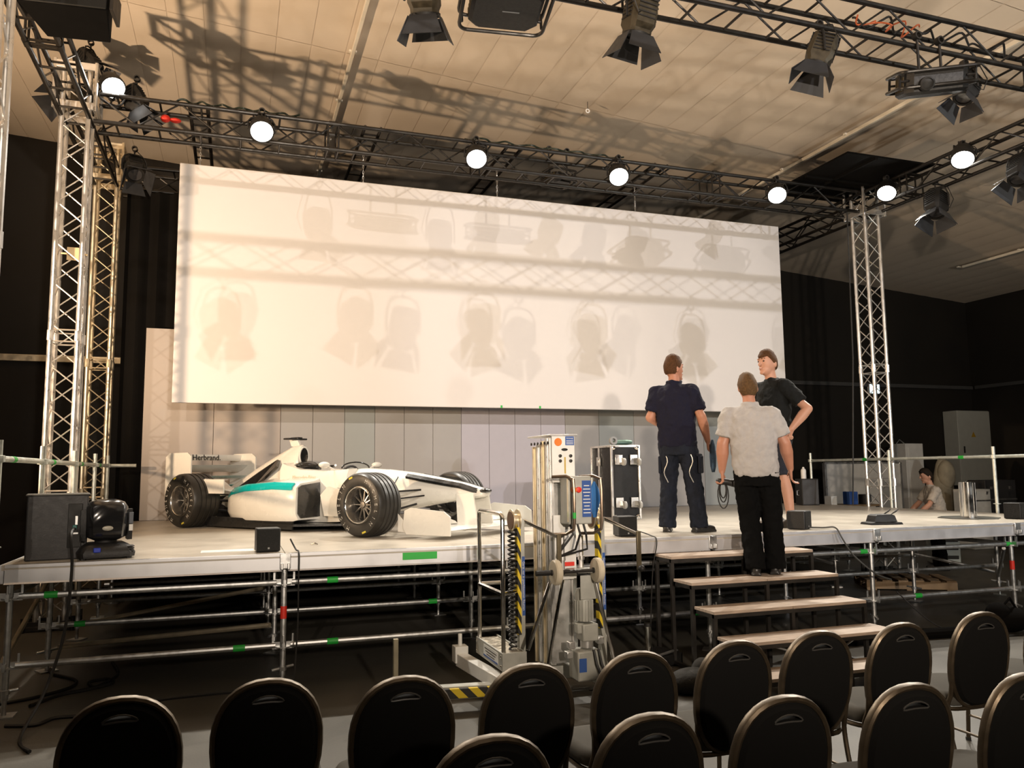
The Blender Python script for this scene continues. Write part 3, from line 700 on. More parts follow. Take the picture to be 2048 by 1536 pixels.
# dark glossy panels on the engine cover flanks
for s in (-1, 1):
    pts3 = [(.98, .215, .735), (.60, .265, .47), (.20, .262, .43), (.62, .17, .68), (.90, .13, .82)]
    vs_ = [(x, s*(y+.012), z) for x, y, z in pts3]; vs_ += [(x, s*(y-.03), z-.01) for x, y, z in pts3]
    n_ = 5
    MB().add(vs_, [tuple(range(n_)), tuple(range(2*n_-1, n_-1, -1))] + [(i, (i+1) % n_, n_+(i+1) % n_, n_+i) for i in range(n_)]).build('cover_window', CARB, car, smooth=0)
    # sidepod
    def sp(x, yi, yo, z0, z1, k=.07):
        return [(x, s*yi, z0), (x, s*(yo-k*.6), z0), (x, s*yo, z0+k), (x, s*yo, (z0+z1)/2), (x, s*(yo-.005), z1-k*.8), (x, s*(yo-k*.8), z1-.006), (x, s*(yi+.12), z1+.02), (x, s*yi, z1+.06)]
    MB().loft([sp(1.86, .27, .66, .13, .54), sp(1.80, .27, .685, .115, .55), sp(1.5, .27, .70, .11, .555), sp(1.0, .25, .69, .11, .53), sp(.65, .20, .61, .11, .49), sp(.38, .12, .46, .12, .44), sp(.12, .05, .26, .13, .36)]).build('sidepod', CARW, car, smooth=45)
    MB().loft([[(1.868, s*y, z) for y, z in ((.31, .16), (.60, .15), (.64, .20), (.635, .49), (.59, .515), (.33, .545))], [(1.885, s*y, z) for y, z in ((.31, .16), (.60, .15), (.64, .20), (.635, .49), (.59, .515), (.33, .545))]]).build('radiator_intake', CARB, car, smooth=0)
    # teal stripe along the shoulder
    st_ = [(1.82, .688, .535), (1.5, .706, .545), (1.0, .696, .52), (.65, .616, .475), (.40, .47, .43), (.28, .38, .405)]
    vs_ = []
    for x, y, z in st_: vs_ += [(x, s*(y+.002), z-.075), (x, s*(y+.001), z-.035), (x, s*(y-.045), z+.008), (x, s*(y-.07), z-.02)]
    MB().loft([vs_[4*i:4*i+4] for i in range(len(st_))]).build('teal_stripe', TEAL, car, smooth=50)
    # flip-up winglet in front of the rear wheel
    MB().loft([[(.62, s*.44, .45), (.62, s*.60, .44), (.62, s*.60, .455), (.62, s*.44, .465)], [(.42, s*.44, .47), (.42, s*.66, .47), (.42, s*.66, .485), (.42, s*.44, .485)], [(.24, s*.44, .56), (.24, s*.70, .58), (.24, s*.70, .595), (.24, s*.44, .575)]]).box((.40, s*.69, .50), (.42, .014, .17)).build('winglet', CARW, car, smooth=50)
    MB().prism([(2.42, .17), (2.05, .17), (1.98, .40), (2.10, .50), (2.36, .46)], .012, T(0, s*.40, 0) @ RX(90)).build('turning_vane', CARW, car)
    MB().prism([(1.78, .02), (.2, .02), (.12, .10), (.3, .14), (1.80, .12)], .02, T(0, s*.63+.01, 0) @ RX(90)).build('floor_skirt', CARB, car)
    MB().ell((2.05, s*.42, .74), (.05, .075, .035)).tube((2.05, s*.25, .68), (2.05, s*.38, .73), .010).build('mirror', CARW, car)
MB().prism([(2.35, -.22), (2.35, .22), (1.85, .68), (.35, .62), (-.2, .42), (-.35, .42), (-.35, -.42), (-.2, -.42), (.35, -.62), (1.85, -.68)], .025, T(0, 0, .06)).build('floor_tray', CARB, car)
MB().loft([[(x, y, z) for y, z in ((-.16, z0), (.16, z0), (.13, z1), (-.13, z1))] for x, z0, z1 in ((.3, .08, .40), (-.25, .10, .36), (-.55, .16, .33))]).build('gearbox', CARBON, car)
# black stripe along the nose shoulders
for s in (-1, 1):
    pr = [(3.95, .082, .45), (3.75, .115, .505), (3.35, .145, .565), (3.05, .165, .61)]
    MB().loft([[(x, s*(y+.006), z-.03), (x, s*(y+.012), z-.005), (x, s*(y-.03), z+.024), (x, s*(y-.03), z-.02)] for x, y, z in pr]).build('nose_stripe', CARB, car)
MB().ell((4.0, 0, .45), (.05, .085, .028)).build('nose_tip', CARB, car)
# front wing
def foil(x, z, c, t): return [(x+c*.5, z), (x+c*.25, z+t), (x-c*.2, z+t*.6), (x-c*.5, z+.01), (x-c*.2, z-t*.3), (x+c*.25, z-t*.4)]
def wing(name, x, z, c, t, y0, y1, m, tilt=0):
    f = foil(0, 0, c, t); M_ = T(x, 0, z) @ RY(tilt)
    return MB().loft([[(a, y, b) for a, b in f] for y in (y0, (y0+y1)/2, y1)], M_).build(name, m, car)
wing('front_wing', 3.90, .10, .34, .02, -.68, .68, CARW, 4); wing('front_flap', 3.70, .15, .16, .012, -.68, -.18, CARW, 18); wing('front_flap', 3.70, .15, .16, .012, .18, .68, CARW, 18)
for s in (-1, 1):
    MB().prism([(4.10, .04), (3.55, .04), (3.50, .10), (3.52, .27), (3.60, .30), (4.02, .27), (4.10, .22)], .014, T(0, s*.70+.007, 0) @ RX(90)).build('wing_endplate', CARW, car)
    MB().loft([[(3.62, s*.52, .05), (3.62, s*.69, .05), (3.62, s*.69, .06), (3.62, s*.52, .06)], [(3.42, s*.50, .06), (3.42, s*.69, .06), (3.42, s*.69, .24), (3.42, s*.60, .16)]]).build('wing_cone', CARW, car, smooth=60)
    MB().prism([(4.0, .09), (3.74, .09), (3.72, .42), (3.94, .43)], .018, T(0, s*.13+.009, 0) @ RX(90)).build('wing_pylon', CARW, car)
# rear wing
for s in (-1, 1):
    MB().prism([(-.90, .30), (-.90, .88), (-.82, .93), (-.42, .93), (-.34, .88), (-.34, .52), (-.55, .30)], .016, T(0, s*.50+.008, 0) @ RX(90)).build('rear_endplate', CARW, car)
wing('rear_flap', -.66, .87, .09, .012, -.49, .49, CARW, -70); wing('rear_main_plane', -.60, .72, .22, .018, -.49, .49, CARW, -28); wing('rear_lower_plane', -.60, .60, .16, .014, -.49, .49, CARW, -20)
wing('rear_beam', -.55, .48, .20, .02, -.49, .49, TEAL, -10)
text('Herbrand.', .105, CARB, car, T(-.600, -.10, .87) @ RZ(90) @ RX(84), .001, bold=.001)
text('Mercedes-Benz', .065, mat('faint_gold', (.52, .46, .34), .5), car, T(1.62, -.3415, .60) @ RX(86), .001)
# wheels
def wheel(x, y, w, r=.325, label=None, letters=True):
    """axle along y; outer face on the side of the sign of y"""
    s = 1 if y > 0 else -1
    wo = bpy.data.objects.new('wheel', None); COL.objects.link(wo); wo.parent = car; wo.location = (x, y, r); wo.rotation_euler = (R(90*s*-1), 0, 0); wo.empty_display_size = .05
    rr = .185; h = w/2
    prof = [(rr, -h*.86), (rr+.02, -h*.95), (r*.80, -h), (r*.93, -h*.93), (r*.985, -h*.78)]
    for g in (-.5, -.17, .17, .5):
        prof += [(r, h*(g-.06)), (r-.009, h*(g-.035)), (r-.009, h*(g+.035)), (r, h*(g+.06))]
    prof += [(r*.985, h*.78), (r*.93, h*.93), (r*.80, h), (rr+.02, h*.95), (rr, h*.86)]
    MB().lathe(prof, 48, I4, True).build('tyre', TYRE, wo, smooth=28)
    MB().lathe([(rr+.004, -h*.88), (rr+.004, h*.88), (rr-.012, h*.90), (rr-.020, h*.80), (rr-.030, h*.1), (rr-.030, -h*.8)], 40, I4, True).build('rim', RIMM, wo, smooth=40)
    MB().path([((rr-.004)*math.cos(R(a)), (rr-.004)*math.sin(R(a)), h*.91) for a in range(0, 360, 10)], .006, 6, True).build('rim_edge', CHROME, wo)
    for k in range(12):
        a = 30*k
        MB().tube((.035, 0, h*.42), (rr-.03, 0, h*.30), .010, .008, 6, RZ(a)).build('spoke', RIMM, wo)
    MB().lathe([(.004, h*.55), (.03, h*.54), (.034, h*.44), (.055, h*.40), (.055, h*.2), (.004, h*.2)], 16).build('hub', RIMM, wo)
    MB().lathe([(.15, -h*.3), (.15, -h*.2), (.04, -h*.2), (.04, -h*.3)], 24, I4, True).build('brake_disc', CARBON, wo)
    if letters:
        for base in (0, 180):
            for i, chh in enumerate('MICHELIN'):
                a = base + 62 - i*15
                text(chh, .052, TYREL, wo, RZ(a) @ T(.262, 0, h*1.0-.002) @ RZ(-90), .0012)
        for a in (110, 290): MB().box((.285, 0, h*.965), (.018, .05, .006), RZ(a)).build('tyre_marking', mat('yellow_mark', (.6, .5, .05), .6), wo)
    return wo
wheel(3.05, -.725, .335); wheel(3.05, .725, .335, letters=False); wheel(0, -.70, .385, .33); wheel(0, .70, .385, .33, letters=False)
for s in (-1, 1):
    for (a, b, r_) in (((3.25, .15, .46), (3.06, .57, .44), .011), ((2.75, .21, .46), (3.04, .57, .44), .011), ((3.2, .16, .31), (3.06, .57, .22), .012), ((2.7, .22, .28), (3.04, .57, .22), .012), ((2.95, .18, .60), (3.05, .56, .28), .010), ((3.3, .15, .40), (3.12, .57, .36), .009),
                       ((.25, .12, .36), (.02, .52, .42), .011), ((-.35, .10, .36), (-.02, .52, .42), .011), ((.3, .12, .16), (.02, .52, .22), .012), ((-.4, .10, .18), (-.02, .52, .22), .012), ((0, .1, .30), (0, .52, .33), .018)):
        MB().tube((a[0], s*a[1], a[2]), (b[0], s*b[1], b[2]), r_, n=6).build('suspension_arm', CARBON, car)
    MB().prism([(3.0, .38), (2.7, .36), (2.7, .47), (2.95, .50)], .012, T(0, s*.45, 0) @ RX(90)).build('cooling_duct', CARBON, car)
# ------------------------------------------------------------------ material lift in front of the stage
LIFTG = mat('lift_grey', (.42, .42, .38), .5, .2, .12, 9)
BLUE = mat('blue_label', (.03, .09, .32), .5)
WLAB = mat('white_label', (.75, .75, .72), .5)
CREAM = mat('cream_wheel', (.62, .55, .42), .5, 0, .1)
ORANGE = mat('orange_knob', (.75, .20, .03), .4)
LX, LY = 2.475, 5.92
lift = thing('material_lift', 'upright aluminium mast lift with hand winches and platform before the stage', 'lift', (LX, LY, 0))
def lp(px, py, dy=0.):
    q = PY(px, py, LY+dy); return Vector((q.x-LX, dy, q.z))
for k in range(4):
    w = .20-.012*k; y0 = .02+.115*k
    mm = MB()
    for s in (-1, 1):
        mm.box((s*(w/2-.012), y0+.05, 1.13-.02*k), (.024, .10, 1.76)).box((s*(w/2+.004), y0+.015, 1.13-.02*k), (.012, .018, 1.76)).box((s*(w/2+.004), y0+.085, 1.13-.02*k), (.012, .018, 1.76))
    mm.box((0, y0+.05, 1.13-.02*k), (w-.05, .012, 1.76)).build('mast_section', ALU_W if k % 2 else ALU, lift, .002)
MB().box((0, .24, 2.03), (.235, .52, .012)).build('mast_cap', ALU, lift, .003)
MB().box((0, 0, 1.84), (.195, .012, .37)).build('mast_plate', WLAB, lift, .002); MB().box((0, .0, 1.15), (.19, .012, .50)).build('mast_plate', WLAB, lift, .002)
for i in range(6): MB().lathe([(.004, 0), (.012, .002), (.012, .01), (.004, .012)], 8, T(-.112, .03+.075*i, 1.97) @ RY(-90)).build('bolt', FRAME, lift)
MB().lathe([(.002, 0), (.032, 0), (.032, .004), (.002, .004)], 18, T(-.045, -.007, 1.975) @ RX(90)).build('round_sticker', ORANGE, lift)
MB().box((.055, -.008, 1.985), (.075, .003, .07)).build('label_plate', BLUE, lift)
text('Achtung!', .016, WLAB, lift, T(.055, -.0105, 2.005) @ RX(90), .0003)
for i in range(3): MB().box((.055, -.010, 1.985-.012*i), (.06, .001, .004)).build('label_print', WLAB, lift)
MB().ell((.01, -.008, 1.915), (.028, .006, .011)).build('cable_slot', BLACK, lift)
for (x, z) in ((-.03, 1.865), (.06, 1.865), (-.03, 1.825), (.06, 1.825)):
    MB().lathe([(.004, 0), (.013, 0), (.013, .012), (.004, .014)], 10, T(x, -.006, z) @ RX(90)).build('bolt', FRAME, lift)
MB().box((.012, -.008, 1.79), (.012, .004, .13)).build('marking_strip', mat('brass_strip', (.6, .42, .10), .4, .5), lift)
# control box with guard bars
cbx = MB().box((.06, -.10, 1.52), (.20, .16, .37)).build('control_box', LIFTG, lift, .01)
MB().box((-.045, -.183, 1.52), (.012, .004, .33)).build('box_seam', ALU_W, cbx)
for (x, m_) in ((.005, ORANGE), (.045, RED)): MB().lathe([(.004, 0), (.022, 0), (.022, .02), (.004, .024)], 14, T(x, -.18, 1.60) @ RX(90)).build('knob', m_, cbx)
MB().box((.115, -.182, 1.53), (.075, .004, .28)).build('label_plate', BLUE, lift)
for i in range(9): MB().box((.115, -.1845, 1.63-.026*i), (.06 if i % 3 else .045, .001, .007)).build('label_print', WLAB, lift)
for s, x in ((-1, -.02), (1, .21)):
    MB().path([(x-.12*(1 if s < 0 else 1), -.10, 1.70), (x-.03, -.17, 1.705), (x, -.24, 1.68), (x, -.25, 1.60), (x, -.25, 1.36), (x-.005, -.24, 1.30), (x-.04, -.18, 1.265), (x-.12, -.10, 1.26)], .0125, 8).build('guard_bar', mat('bronze_tube', (.20, .15, .11), .35, .8), lift)
rod('tape_band', (-.02, -.25, 1.385), (-.02, -.25, 1.43), .014, GREEN, lift)
rag = MB().loft([[(.22+.03*math.cos(a*.785)*k, -.10+.02*math.sin(a*.785)*k, z) for a in range(8)] for (z, k) in ((1.66, .3), (1.60, 1.3), (1.52, 1.7), (1.44, 1.0), (1.38, .5))])
rag.build('blue_cloth', mat('blue_rag', (.03, .16, .45), .8), lift, smooth=60)
# hoses below the box
for x in (-.01, .05, .10): MB().path([(x, -.14, 1.34), (x+.01, -.17, 1.26), (x-.06+x, -.12, 1.14), (-.08, -.05, 1.08)], .009, 6).build('hose', BLACK, lift)
for x in (-.03, .13): MB().tube((x, -.02, .95), (x, -.02, 1.24), .02).lathe([(.021, 0), (.028, 0), (.028, .03), (.021, .03)], 12, T(x, -.02, 1.05), True).build('cylinder', ALU, lift)
MB().box((.02, -.02, 1.02), (.10, .01, .03)).build('red_sign', RED, lift)
# side posts with hazard tape, winches and cranks
for s, x in ((-1, -.385), (1, .29)):
    MB().box((x, -.04, .78), (.05, .06, 1.20)).build('side_post', LIFTG, lift, .004)
    hz = MB().box((0, 0, 0), (.028, .064, .80)).build('hazard_strip', HAZ, lift); hz.location = (x-.022, -.042, .92)
    MB().box((x+.012, -.072, .88), (.022, .003, .44)).build('label_strip', BLUE, lift)
    text('Gerät nur in geschlossenen Räumen', .025, WLAB, lift, T(x+.012, -.0745, .88) @ Matrix(((0, 1, 0, 0), (0, 0, -1, 0), (-1, 0, 0, 0), (0, 0, 0, 1))), .0003)
    MB().lathe([(.015, -.035), (.085, -.03), (.085, -.022), (.05, -.018), (.05, .018), (.085, .022), (.085, .03), (.015, .035)], 24, T(x-.04, -.02, 1.37) @ RY(90)).build('winch_drum', ALU_W, lift)
    MB().lathe([(.02, -.036), (.070, -.036), (.070, -.034), (.02, -.034)], 24, T(x-.04, -.02, 1.37) @ RY(90)).build('drum_face', mat('brown_drum', (.18, .10, .06), .5, .3), lift)
    MB().tube((x+.02, -.05, 1.37), (x+.24, -.20, 1.25), .013).build('crank_shaft', CHROME, lift)
    MB().box((x+.25, -.21, 1.12), (.035, .025, .30)).build('crank_arm', mat('bronze_bar', (.16, .13, .08), .4, .7), lift, .004)
    MB().ell((x+.25, -.25, .985), (.026, .03, .026)).build('crank_knob', BLACK, lift)
    MB().tube((x, -.04, .16), (x, -.04, .20), .05).build('post_foot', LIFTG, lift)
# coiled cable beside the left post
MB().path([(-.45+.028*math.cos(i*.9), -.03+.028*math.sin(i*.9), 1.30-.0048*i) for i in range(215)], .008, 5).build('coiled_cable', BLACK, lift)
# transport wheels and axle
w0, w1 = lp(1112, 1145, -.28), lp(1195, 1140, -.28)
MB().tube(w0+Vector((-.16, 0, 0)), w1+Vector((.01, 0, 0)), .013).build('axle', FRAME, lift)
for q in (w0, w1):
    MB().lathe([(.015, -.03), (.05, -.03), (.085, -.025), (.093, -.015), (.093, .015), (.085, .025), (.05, .03), (.015, .03)], 28, T(*q) @ RY(90)).build('transport_wheel', CREAM, lift)
    MB().lathe([(.004, -.045), (.022, -.04), (.022, .04), (.004, .045)], 14, T(*q) @ RY(90)).build('wheel_hub', FRAME, lift)
MB().tube(w0+Vector((-.16, 0, 0)), w0+Vector((-.05, 0, 0)), .02).build('grip', BLACK, lift)
MB().box((.09, -.16, .985), (.20, .24, .012)).box((.12, -.20, .86), (.16, .01, .18)).build('wheel_bracket', LIFTG, lift, .003)
for (a, b) in (((1125, 1160), (1095, 1338)), ((1188, 1150), (1232, 1338)), ((1100, 1165), (1056, 1300))):
    MB().tube(lp(*a, -.22), lp(*b, -.30), .014).build('strut', CHROME, lift)
# drive motor and pump
MB().lathe([(.004, .60), (.062, .60), (.066, .63), (.066, .80), (.055, .84), (.004, .845)], 20, T(.10, -.12, 0)).build('motor', LIFTG, lift)
for a in range(0, 360, 20): MB().box((.066, 0, .68), (.016, .006, .15), T(.10, -.12, 0) @ RZ(a)).build('motor_fin', LIFTG, lift)
MB().box((.11, -.185, .78), (.05, .006, .03)).build('label_plate', WLAB, lift); MB().box((.11, -.189, .78), (.04, .002, .016)).build('label_print', RED, lift)
MB().box((.12, -.13, .52), (.13, .14, .13)).box((.05, -.14, .55), (.06, .07, .08)).build('gearbox', LIFTG, lift, .01)
MB().lathe([(.004, .40), (.05, .40), (.05, .46), (.004, .46)], 16, T(.12, -.12, 0)).build('coupling', ALU, lift)
MB().box((.10, -.13, .28), (.20, .18, .22)).build('pump_box', LIFTG, lift, .012)
MB().box((.04, -.223, .29), (.06, .003, .10)).build('label_plate', BLUE, lift)
for x in (.13, .17): MB().path([(x, -.22, .40), (x+.01, -.25, .30), (x+.05, -.27, .18), (x+.03, -.28, .12), (x-.06, -.26, .12)], .010, 6).build('hose', BLACK, lift)
for (x, z) in ((-.02, .43), (.22, .45), (-.04, .36)): MB().box((x, -.14, z), (.05, .06, .05)).build('valve', ALU, lift, .004)
# base frame
MB().box((0, .2, .16), (.85, .10, .10)).box((-.385, .02, .13), (.09, .5, .09)).box((.29, .02, .13), (.09, .5, .09)).build('base_frame', LIFTG, lift, .006)
q0 = lp(1340, 1400)
def beam(name, a, b, w, h, m):
    a, b = Vector(a), Vector(b); d = b-a; an = math.degrees(math.atan2(d.y, d.x))
    o = MB().box((0, 0, 0), (d.length, w, h)).build(name, m, lift, .005); o.matrix_local = T(*((a+b)/2)) @ RZ(an) @ RY(-math.degrees(math.atan2(d.z, math.hypot(d.x, d.y)))); return o
beam('outrigger', (-.68, .62, .22), (-.56, -.30, .20), .09, .10, WLAB)
beam('outrigger', (-1.32, .05, .14), (-.52, -.06, .14), .09, .09, LIFTG)
beam('hazard_strip', (-1.25, .0, .14), (-.58, -.09, .14), .06, .07, HAZ2)
beam('outrigger', (.35, -.05, .14), (.84, -.10, .14), .09, .09, LIFTG)
MB().box((-.68, .64, .26), (.11, .11, .13)).tube((-.68, .64, .30), (-.68, .64, .42), .018).build('outrigger_lock', WLAB, lift, .004)
MB().box((-1.33, .04, .30), (.035, .035, .48)).box((-1.33, .04, .06), (.08, .08, .10)).build('outrigger_jack', mat('brass_post', (.38, .34, .24), .4, .6), lift, .003)
for (x, y) in ((-1.33, .04), (-.5, -.08), (.80, -.10)): MB().tube((x, y, 0), (x, y, .10), .05).build('floor_pad', RUBBER, lift)
# platform with loop rails, its long side facing left
MB().box((-.49, .16, .40), (.17, .66, .02)).build('platform_floor', mat('tread_plate', (.50, .44, .35), .35, .8, .15, 30, .5, 55), lift)
MB().box((-.578, .16, .355), (.014, .68, .13)).box((-.49, -.178, .33), (.19, .014, .18)).box((-.405, .16, .355), (.014, .68, .13)).build('platform_side', LIFTG, lift, .003)
for (y, z) in ((-.15, .39), (-.15, .32), (.47, .39), (.47, .32)): MB().ell((-.587, y, z), (.006, .010, .010), 8, 6).build('rivet', CHROME, lift)
ML = T(-.5865, .10, .36) @ RZ(-90)
MB().box((0, 0, 0), (.36, .003, .085), ML).build('label_plate', WLAB, lift)
for i in range(3): MB().box((0, -.002, .02-.02*i), (.30-.05*i, .001, .006), ML).build('label_print', FRAME, lift)
MB().box((0, -.002, -.038), (.36, .001, .012), ML).build('label_print', BLUE, lift)
def loop(name, pts): MB().path(pts, .0165, 10).build(name, CHROME, lift)
loop('rail_loop', [(-.565, -.15, .40), (-.565, -.15, 1.38), (-.565, -.14, 1.41), (-.565, -.11, 1.43), (-.565, .42, 1.43), (-.565, .45, 1.41), (-.565, .455, 1.38), (-.565, .455, .40)])
loop('rail_bar', [(-.565, .455, .84), (-.39, .455, .84)]); loop('rail_bar', [(-.565, -.15, .84), (-.565, .455, .84)]); loop('rail_bar', [(-.565, -.15, .84), (-.42, -.05, .84)])

# ------------------------------------------------------------------ flight case on the stage
FCB = mat('case_laminate', (.010, .010, .011), .55, 0, .1, 30, .2, 120)
C = PZ(1226, 1040, H); cw, cd, chh = .40, .62, .97
fc = thing('flight_case', 'black flight case with silver edges standing on end, castors sideways', 'case', (C.x, C.y, H+.003), 0)
MB().box((cw/2, cd/2, chh/2), (cw-.02, cd-.02, chh-.02)).build('case_body', FCB, fc, .004)
for (x, y) in ((0, 0), (cw, 0), (0, cd), (cw, cd)): MB().box((x, y, chh/2), (.03, .03, chh)).build('corner_edge', ALU, fc, .004)
for z in (0.012, chh-.012):
    for y in (0, cd): MB().box((cw/2, y, z), (cw, .03, .028)).build('rim_edge', ALU, fc, .004)
    for x in (0, cw): MB().box((x, cd/2, z), (.03, cd, .028)).build('rim_edge', ALU, fc, .004)
MB().box((-.002, cd*.62, chh/2), (.014, .03, chh-.04)).build('lid_seam', ALU, fc)
for z in (.17, .76): MB().box((-.008, cd*.62, z), (.016, .11, .12)).box((-.018, cd*.62, z), (.01, .05, .07)).build('latch', CHROME, fc, .004)
for (x, z) in ((.10, .22), (.32, .22), (.10, .78), (.32, .78)):
    cp_ = MB().box((x, -.012, z), (.11, .012, .13)).build('castor_plate', ALU, fc, .004)
    MB().lathe([(.01, -.018), (.045, -.018), (.05, -.01), (.05, .01), (.045, .018), (.01, .018)], 20, T(x+.035, -.085, z-.03) @ RY(90)).build('castor_wheel', mat('grey_wheel', (.45, .45, .43), .5), cp_)
    MB().box((x+.01, -.05, z-.01), (.012, .08, .06)).box((x+.06, -.05, z-.01), (.012, .08, .06)).build('castor_fork', CHROME, cp_, .003)
for (x, z) in ((.03, .03), (cw-.03, .03), (.03, chh-.03), (cw-.03, chh-.03)): MB().ell((x, 0.0, z), (.035, .022, .035), 10, 8).build('ball_corner', CHROME, fc)
tag(MB().lathe([(.004, -.14), (.032, -.138), (.036, -.12), (.036, .06), (.03, .08), (.024, .12), (.004, .125)], 16, T(C.x+.26, C.y+.16, H+chh+.046) @ RY(88)).build('torch', mat('sage_metal', (.16, .26, .21), .4, .4)), 'sage green cylinder lying on top of the flight case', 'flashlight')
tag(MB().lathe([(.028, -.02), (.055, -.02), (.055, .02), (.028, .02)], 20, T(C.x+.09, C.y+.12, H+chh+.066) @ RX(80), True).build('tape_roll', mat('silver_tape', (.35, .35, .34), .4, .4)), 'grey roll of tape standing on top of the flight case', 'tape')

# ------------------------------------------------------------------ small speakers along the stage edge
def cube_speaker(label, loc, rz, s=.19, cable=None):
    t = thing('cube_speaker', label, 'speaker', loc, rz, 'small speakers on the stage edge')
    MB().box((0, 0, s/2+.006), (s, s, s)).build('cabinet', BPLAST, t, .008)
    MB().box((0, -s/2-.004, s/2+.006), (s*.94, .008, s*.94)).build('grille', GRILLE, t, .003)
    MB().box((0, -s/2-.009, s*.18), (.014, .002, .014)).build('badge', mat('badge_grey', (.3, .3, .3), .4), t)
    for a in (-1, 1):
        for b in (-1, 1): MB().tube((a*s*.38, b*s*.38, 0), (a*s*.38, b*s*.38, .012), .012).build('foot', RUBBER, t)
    return t
for (px, py, rz, lab) in ((535, 1106, 4, 'small black speaker on the stage edge in front of the car'), (1256, 1075, -8, 'small black speaker on the stage edge beside the lift'),
                      (1606, 1061, 32, 'small black speaker on the stage edge by the feet of the man in shorts'), (2040, 1040, 20, 'small black speaker on the stage edge cut by the right picture edge')):
    q = PZ(px, py-2, H); cube_speaker(lab, (q.x, max(q.y, YF+.12)+.06, H), rz)
mo = thing('monitor_speaker', 'large grey speaker box at the left corner of the stage', 'speaker', (-1.32, 7.28, H), 10)
MB().box((0, 0, .25), (.42, .34, .50)).build('cabinet', DGREY, mo, .01)
MB().box((0, 0, .502), (.44, .36, .012)).build('top_lid', mat('worn_lid', (.10, .095, .08), .5), mo, .004)
MB().box((.12, -.171, .26), (.10, .012, .34)).build('connector_recess', BLACK, mo, .004)
MB().box((.13, -.18, .30), (.02, .012, .07)).build('connector', STEEL, mo, .002); MB().box((.12, -.178, .20), (.05, .01, .012)).build('handle_bar', STEEL, mo)
MB().box((.12, -.185, .25), (.03, .02, .03)).build('plug', mat('teal_plug', (.03, .15, .14), .5), mo, .004)
# moving head on the stage
mh = thing('moving_head_light', 'black moving head spotlight standing on the left front of the stage', 'lamp', (-.95, 7.14, H), 12)
MB().loft([[(a*w, b*d, z) for a, b in ((-1, -.7), (-.8, -1), (.8, -1), (1, -.7), (1, .7), (.8, 1), (-.8, 1), (-1, .7))] for (w, d, z) in ((.20, .16, .015), (.205, .165, .05), (.17, .14, .10), (.12, .11, .125))]).build('base', BPLAST, mh)
for a in (-1, 1):
    for b in (-1, 1): MB().tube((a*.16, b*.12, 0), (a*.16, b*.12, .02), .02).build('foot', RUBBER, mh)
for i in range(4): MB().box((.17, -.10+.015, .045+.016*i), (.05, .12, .007)).build('vent_bar', DGREY, mh)
MB().tube((0, 0, .12), (0, 0, .15), .08, n=20).build('pan_bearing', BLACK, mh)
for s in (-1, 1): MB().loft([[(s*(.165+dx), y, z) for dx, y in ((-.018, -w), (.018, -w*.8), (.018, w*.8), (-.018, w))] for (z, w) in ((.14, .07), (.20, .08), (.30, .075), (.38, .05))]).build('yoke_arm', BPLAST, mh)
MB().loft([[(a*w, b*d, z) for a, b in ((-1, -.55), (-.7, -1), (.7, -1), (1, -.55), (1, .55), (.7, 1), (-.7, 1), (-1, .55))] for (w, d, z) in ((.08, .08, .14), (.14, .13, .17), (.148, .145, .26), (.145, .145, .40), (.12, .12, .44), (.06, .06, .46))]).build('head', mat('gloss_black', (.012, .012, .013), .18, 0, .1, 5, coat=.3), mh, smooth=50)
MB().ell((0, -.132, .24), (.045, .02, .022)).build('lens_window', mat('pale_lens', (.45, .43, .36), .2, 0, 0), mh)
MB().box((.170, -.072, .31), (.032, .012, .09), RZ(0)).build('side_panel', mat('slate_panel', (.08, .09, .11), .4), mh, .003); MB().box((.170, -.079, .235), (.028, .006, .05)).build('sticker', WLAB, mh)
MB().box((-.07, -.155, .075), (.05, .05, .035)).build('power_plug', mat('blue_plug', (.02, .05, .45), .4), mh, .006)
# sheet of paper, small clip, tube stand, box with loops
q = PZ(455, 1102, H); tag(MB().box((q.x, max(q.y, YF+.14), H+.002), (.42, .20, .003)).build('paper_sheet', WLAB), 'white sheet of paper lying near the stage edge', 'paper')
q = PZ(628, 1090, H); tag(MB().path([(q.x-.03, q.y, H+.006), (q.x, q.y+.02, H+.012), (q.x+.03, q.y, H+.006), (q.x, q.y-.02, H+.02), (q.x-.02, q.y, H+.008)], .006, 6).build('metal_clip', CHROME), 'tiny metal clip lying on the stage in front of the car', 'clip')
q = PZ(1938, 1036, H)
ts = thing('tube_stand', 'thick shiny steel tube standing on a dark plate on the stage', 'stand', (q.x, q.y, H))
MB().lathe([(.004, 0), (.36, 0), (.36, .010), (.004, .012)], 8, RZ(12)).build('base_plate', mat('plate_steel', (.10, .10, .09), .4, .6), ts)
MB().lathe([(.088, .012), (.088, .45), (.078, .45), (.078, .03)], 28, I4, True).build('tube', CHROME, ts)
for a in range(0, 360, 45): MB().tube((.088*math.cos(R(a)), .088*math.sin(R(a)), .02), (.088*math.cos(R(a)), .088*math.sin(R(a)), .44), .006, n=6).build('flute', STEEL, ts)
q = PZ(1770, 1049, H)
gb = thing('control_box', 'small black box with two wire loops on the stage', 'device', (q.x, q.y+.05, H), -10)
MB().loft([[(a*w, b*d, z) for a, b in ((-1, -1), (1, -1), (1, 1), (-1, 1))] for (w, d, z) in ((.20, .11, 0), (.19, .10, .025), (.14, .09, .03), (.12, .08, .10), (.09, .07, .115))]).build('housing', BPLAST, gb, .004)
for k, x in enumerate((.06, .16)): MB().path([(x-.04, .02, .10), (x+.03, .0, .14), (x+.07, .02, .165), (x+.08, .05, .155), (x+.02, .05, .12)], .006, 6).build('wire_loop', FRAME, gb)

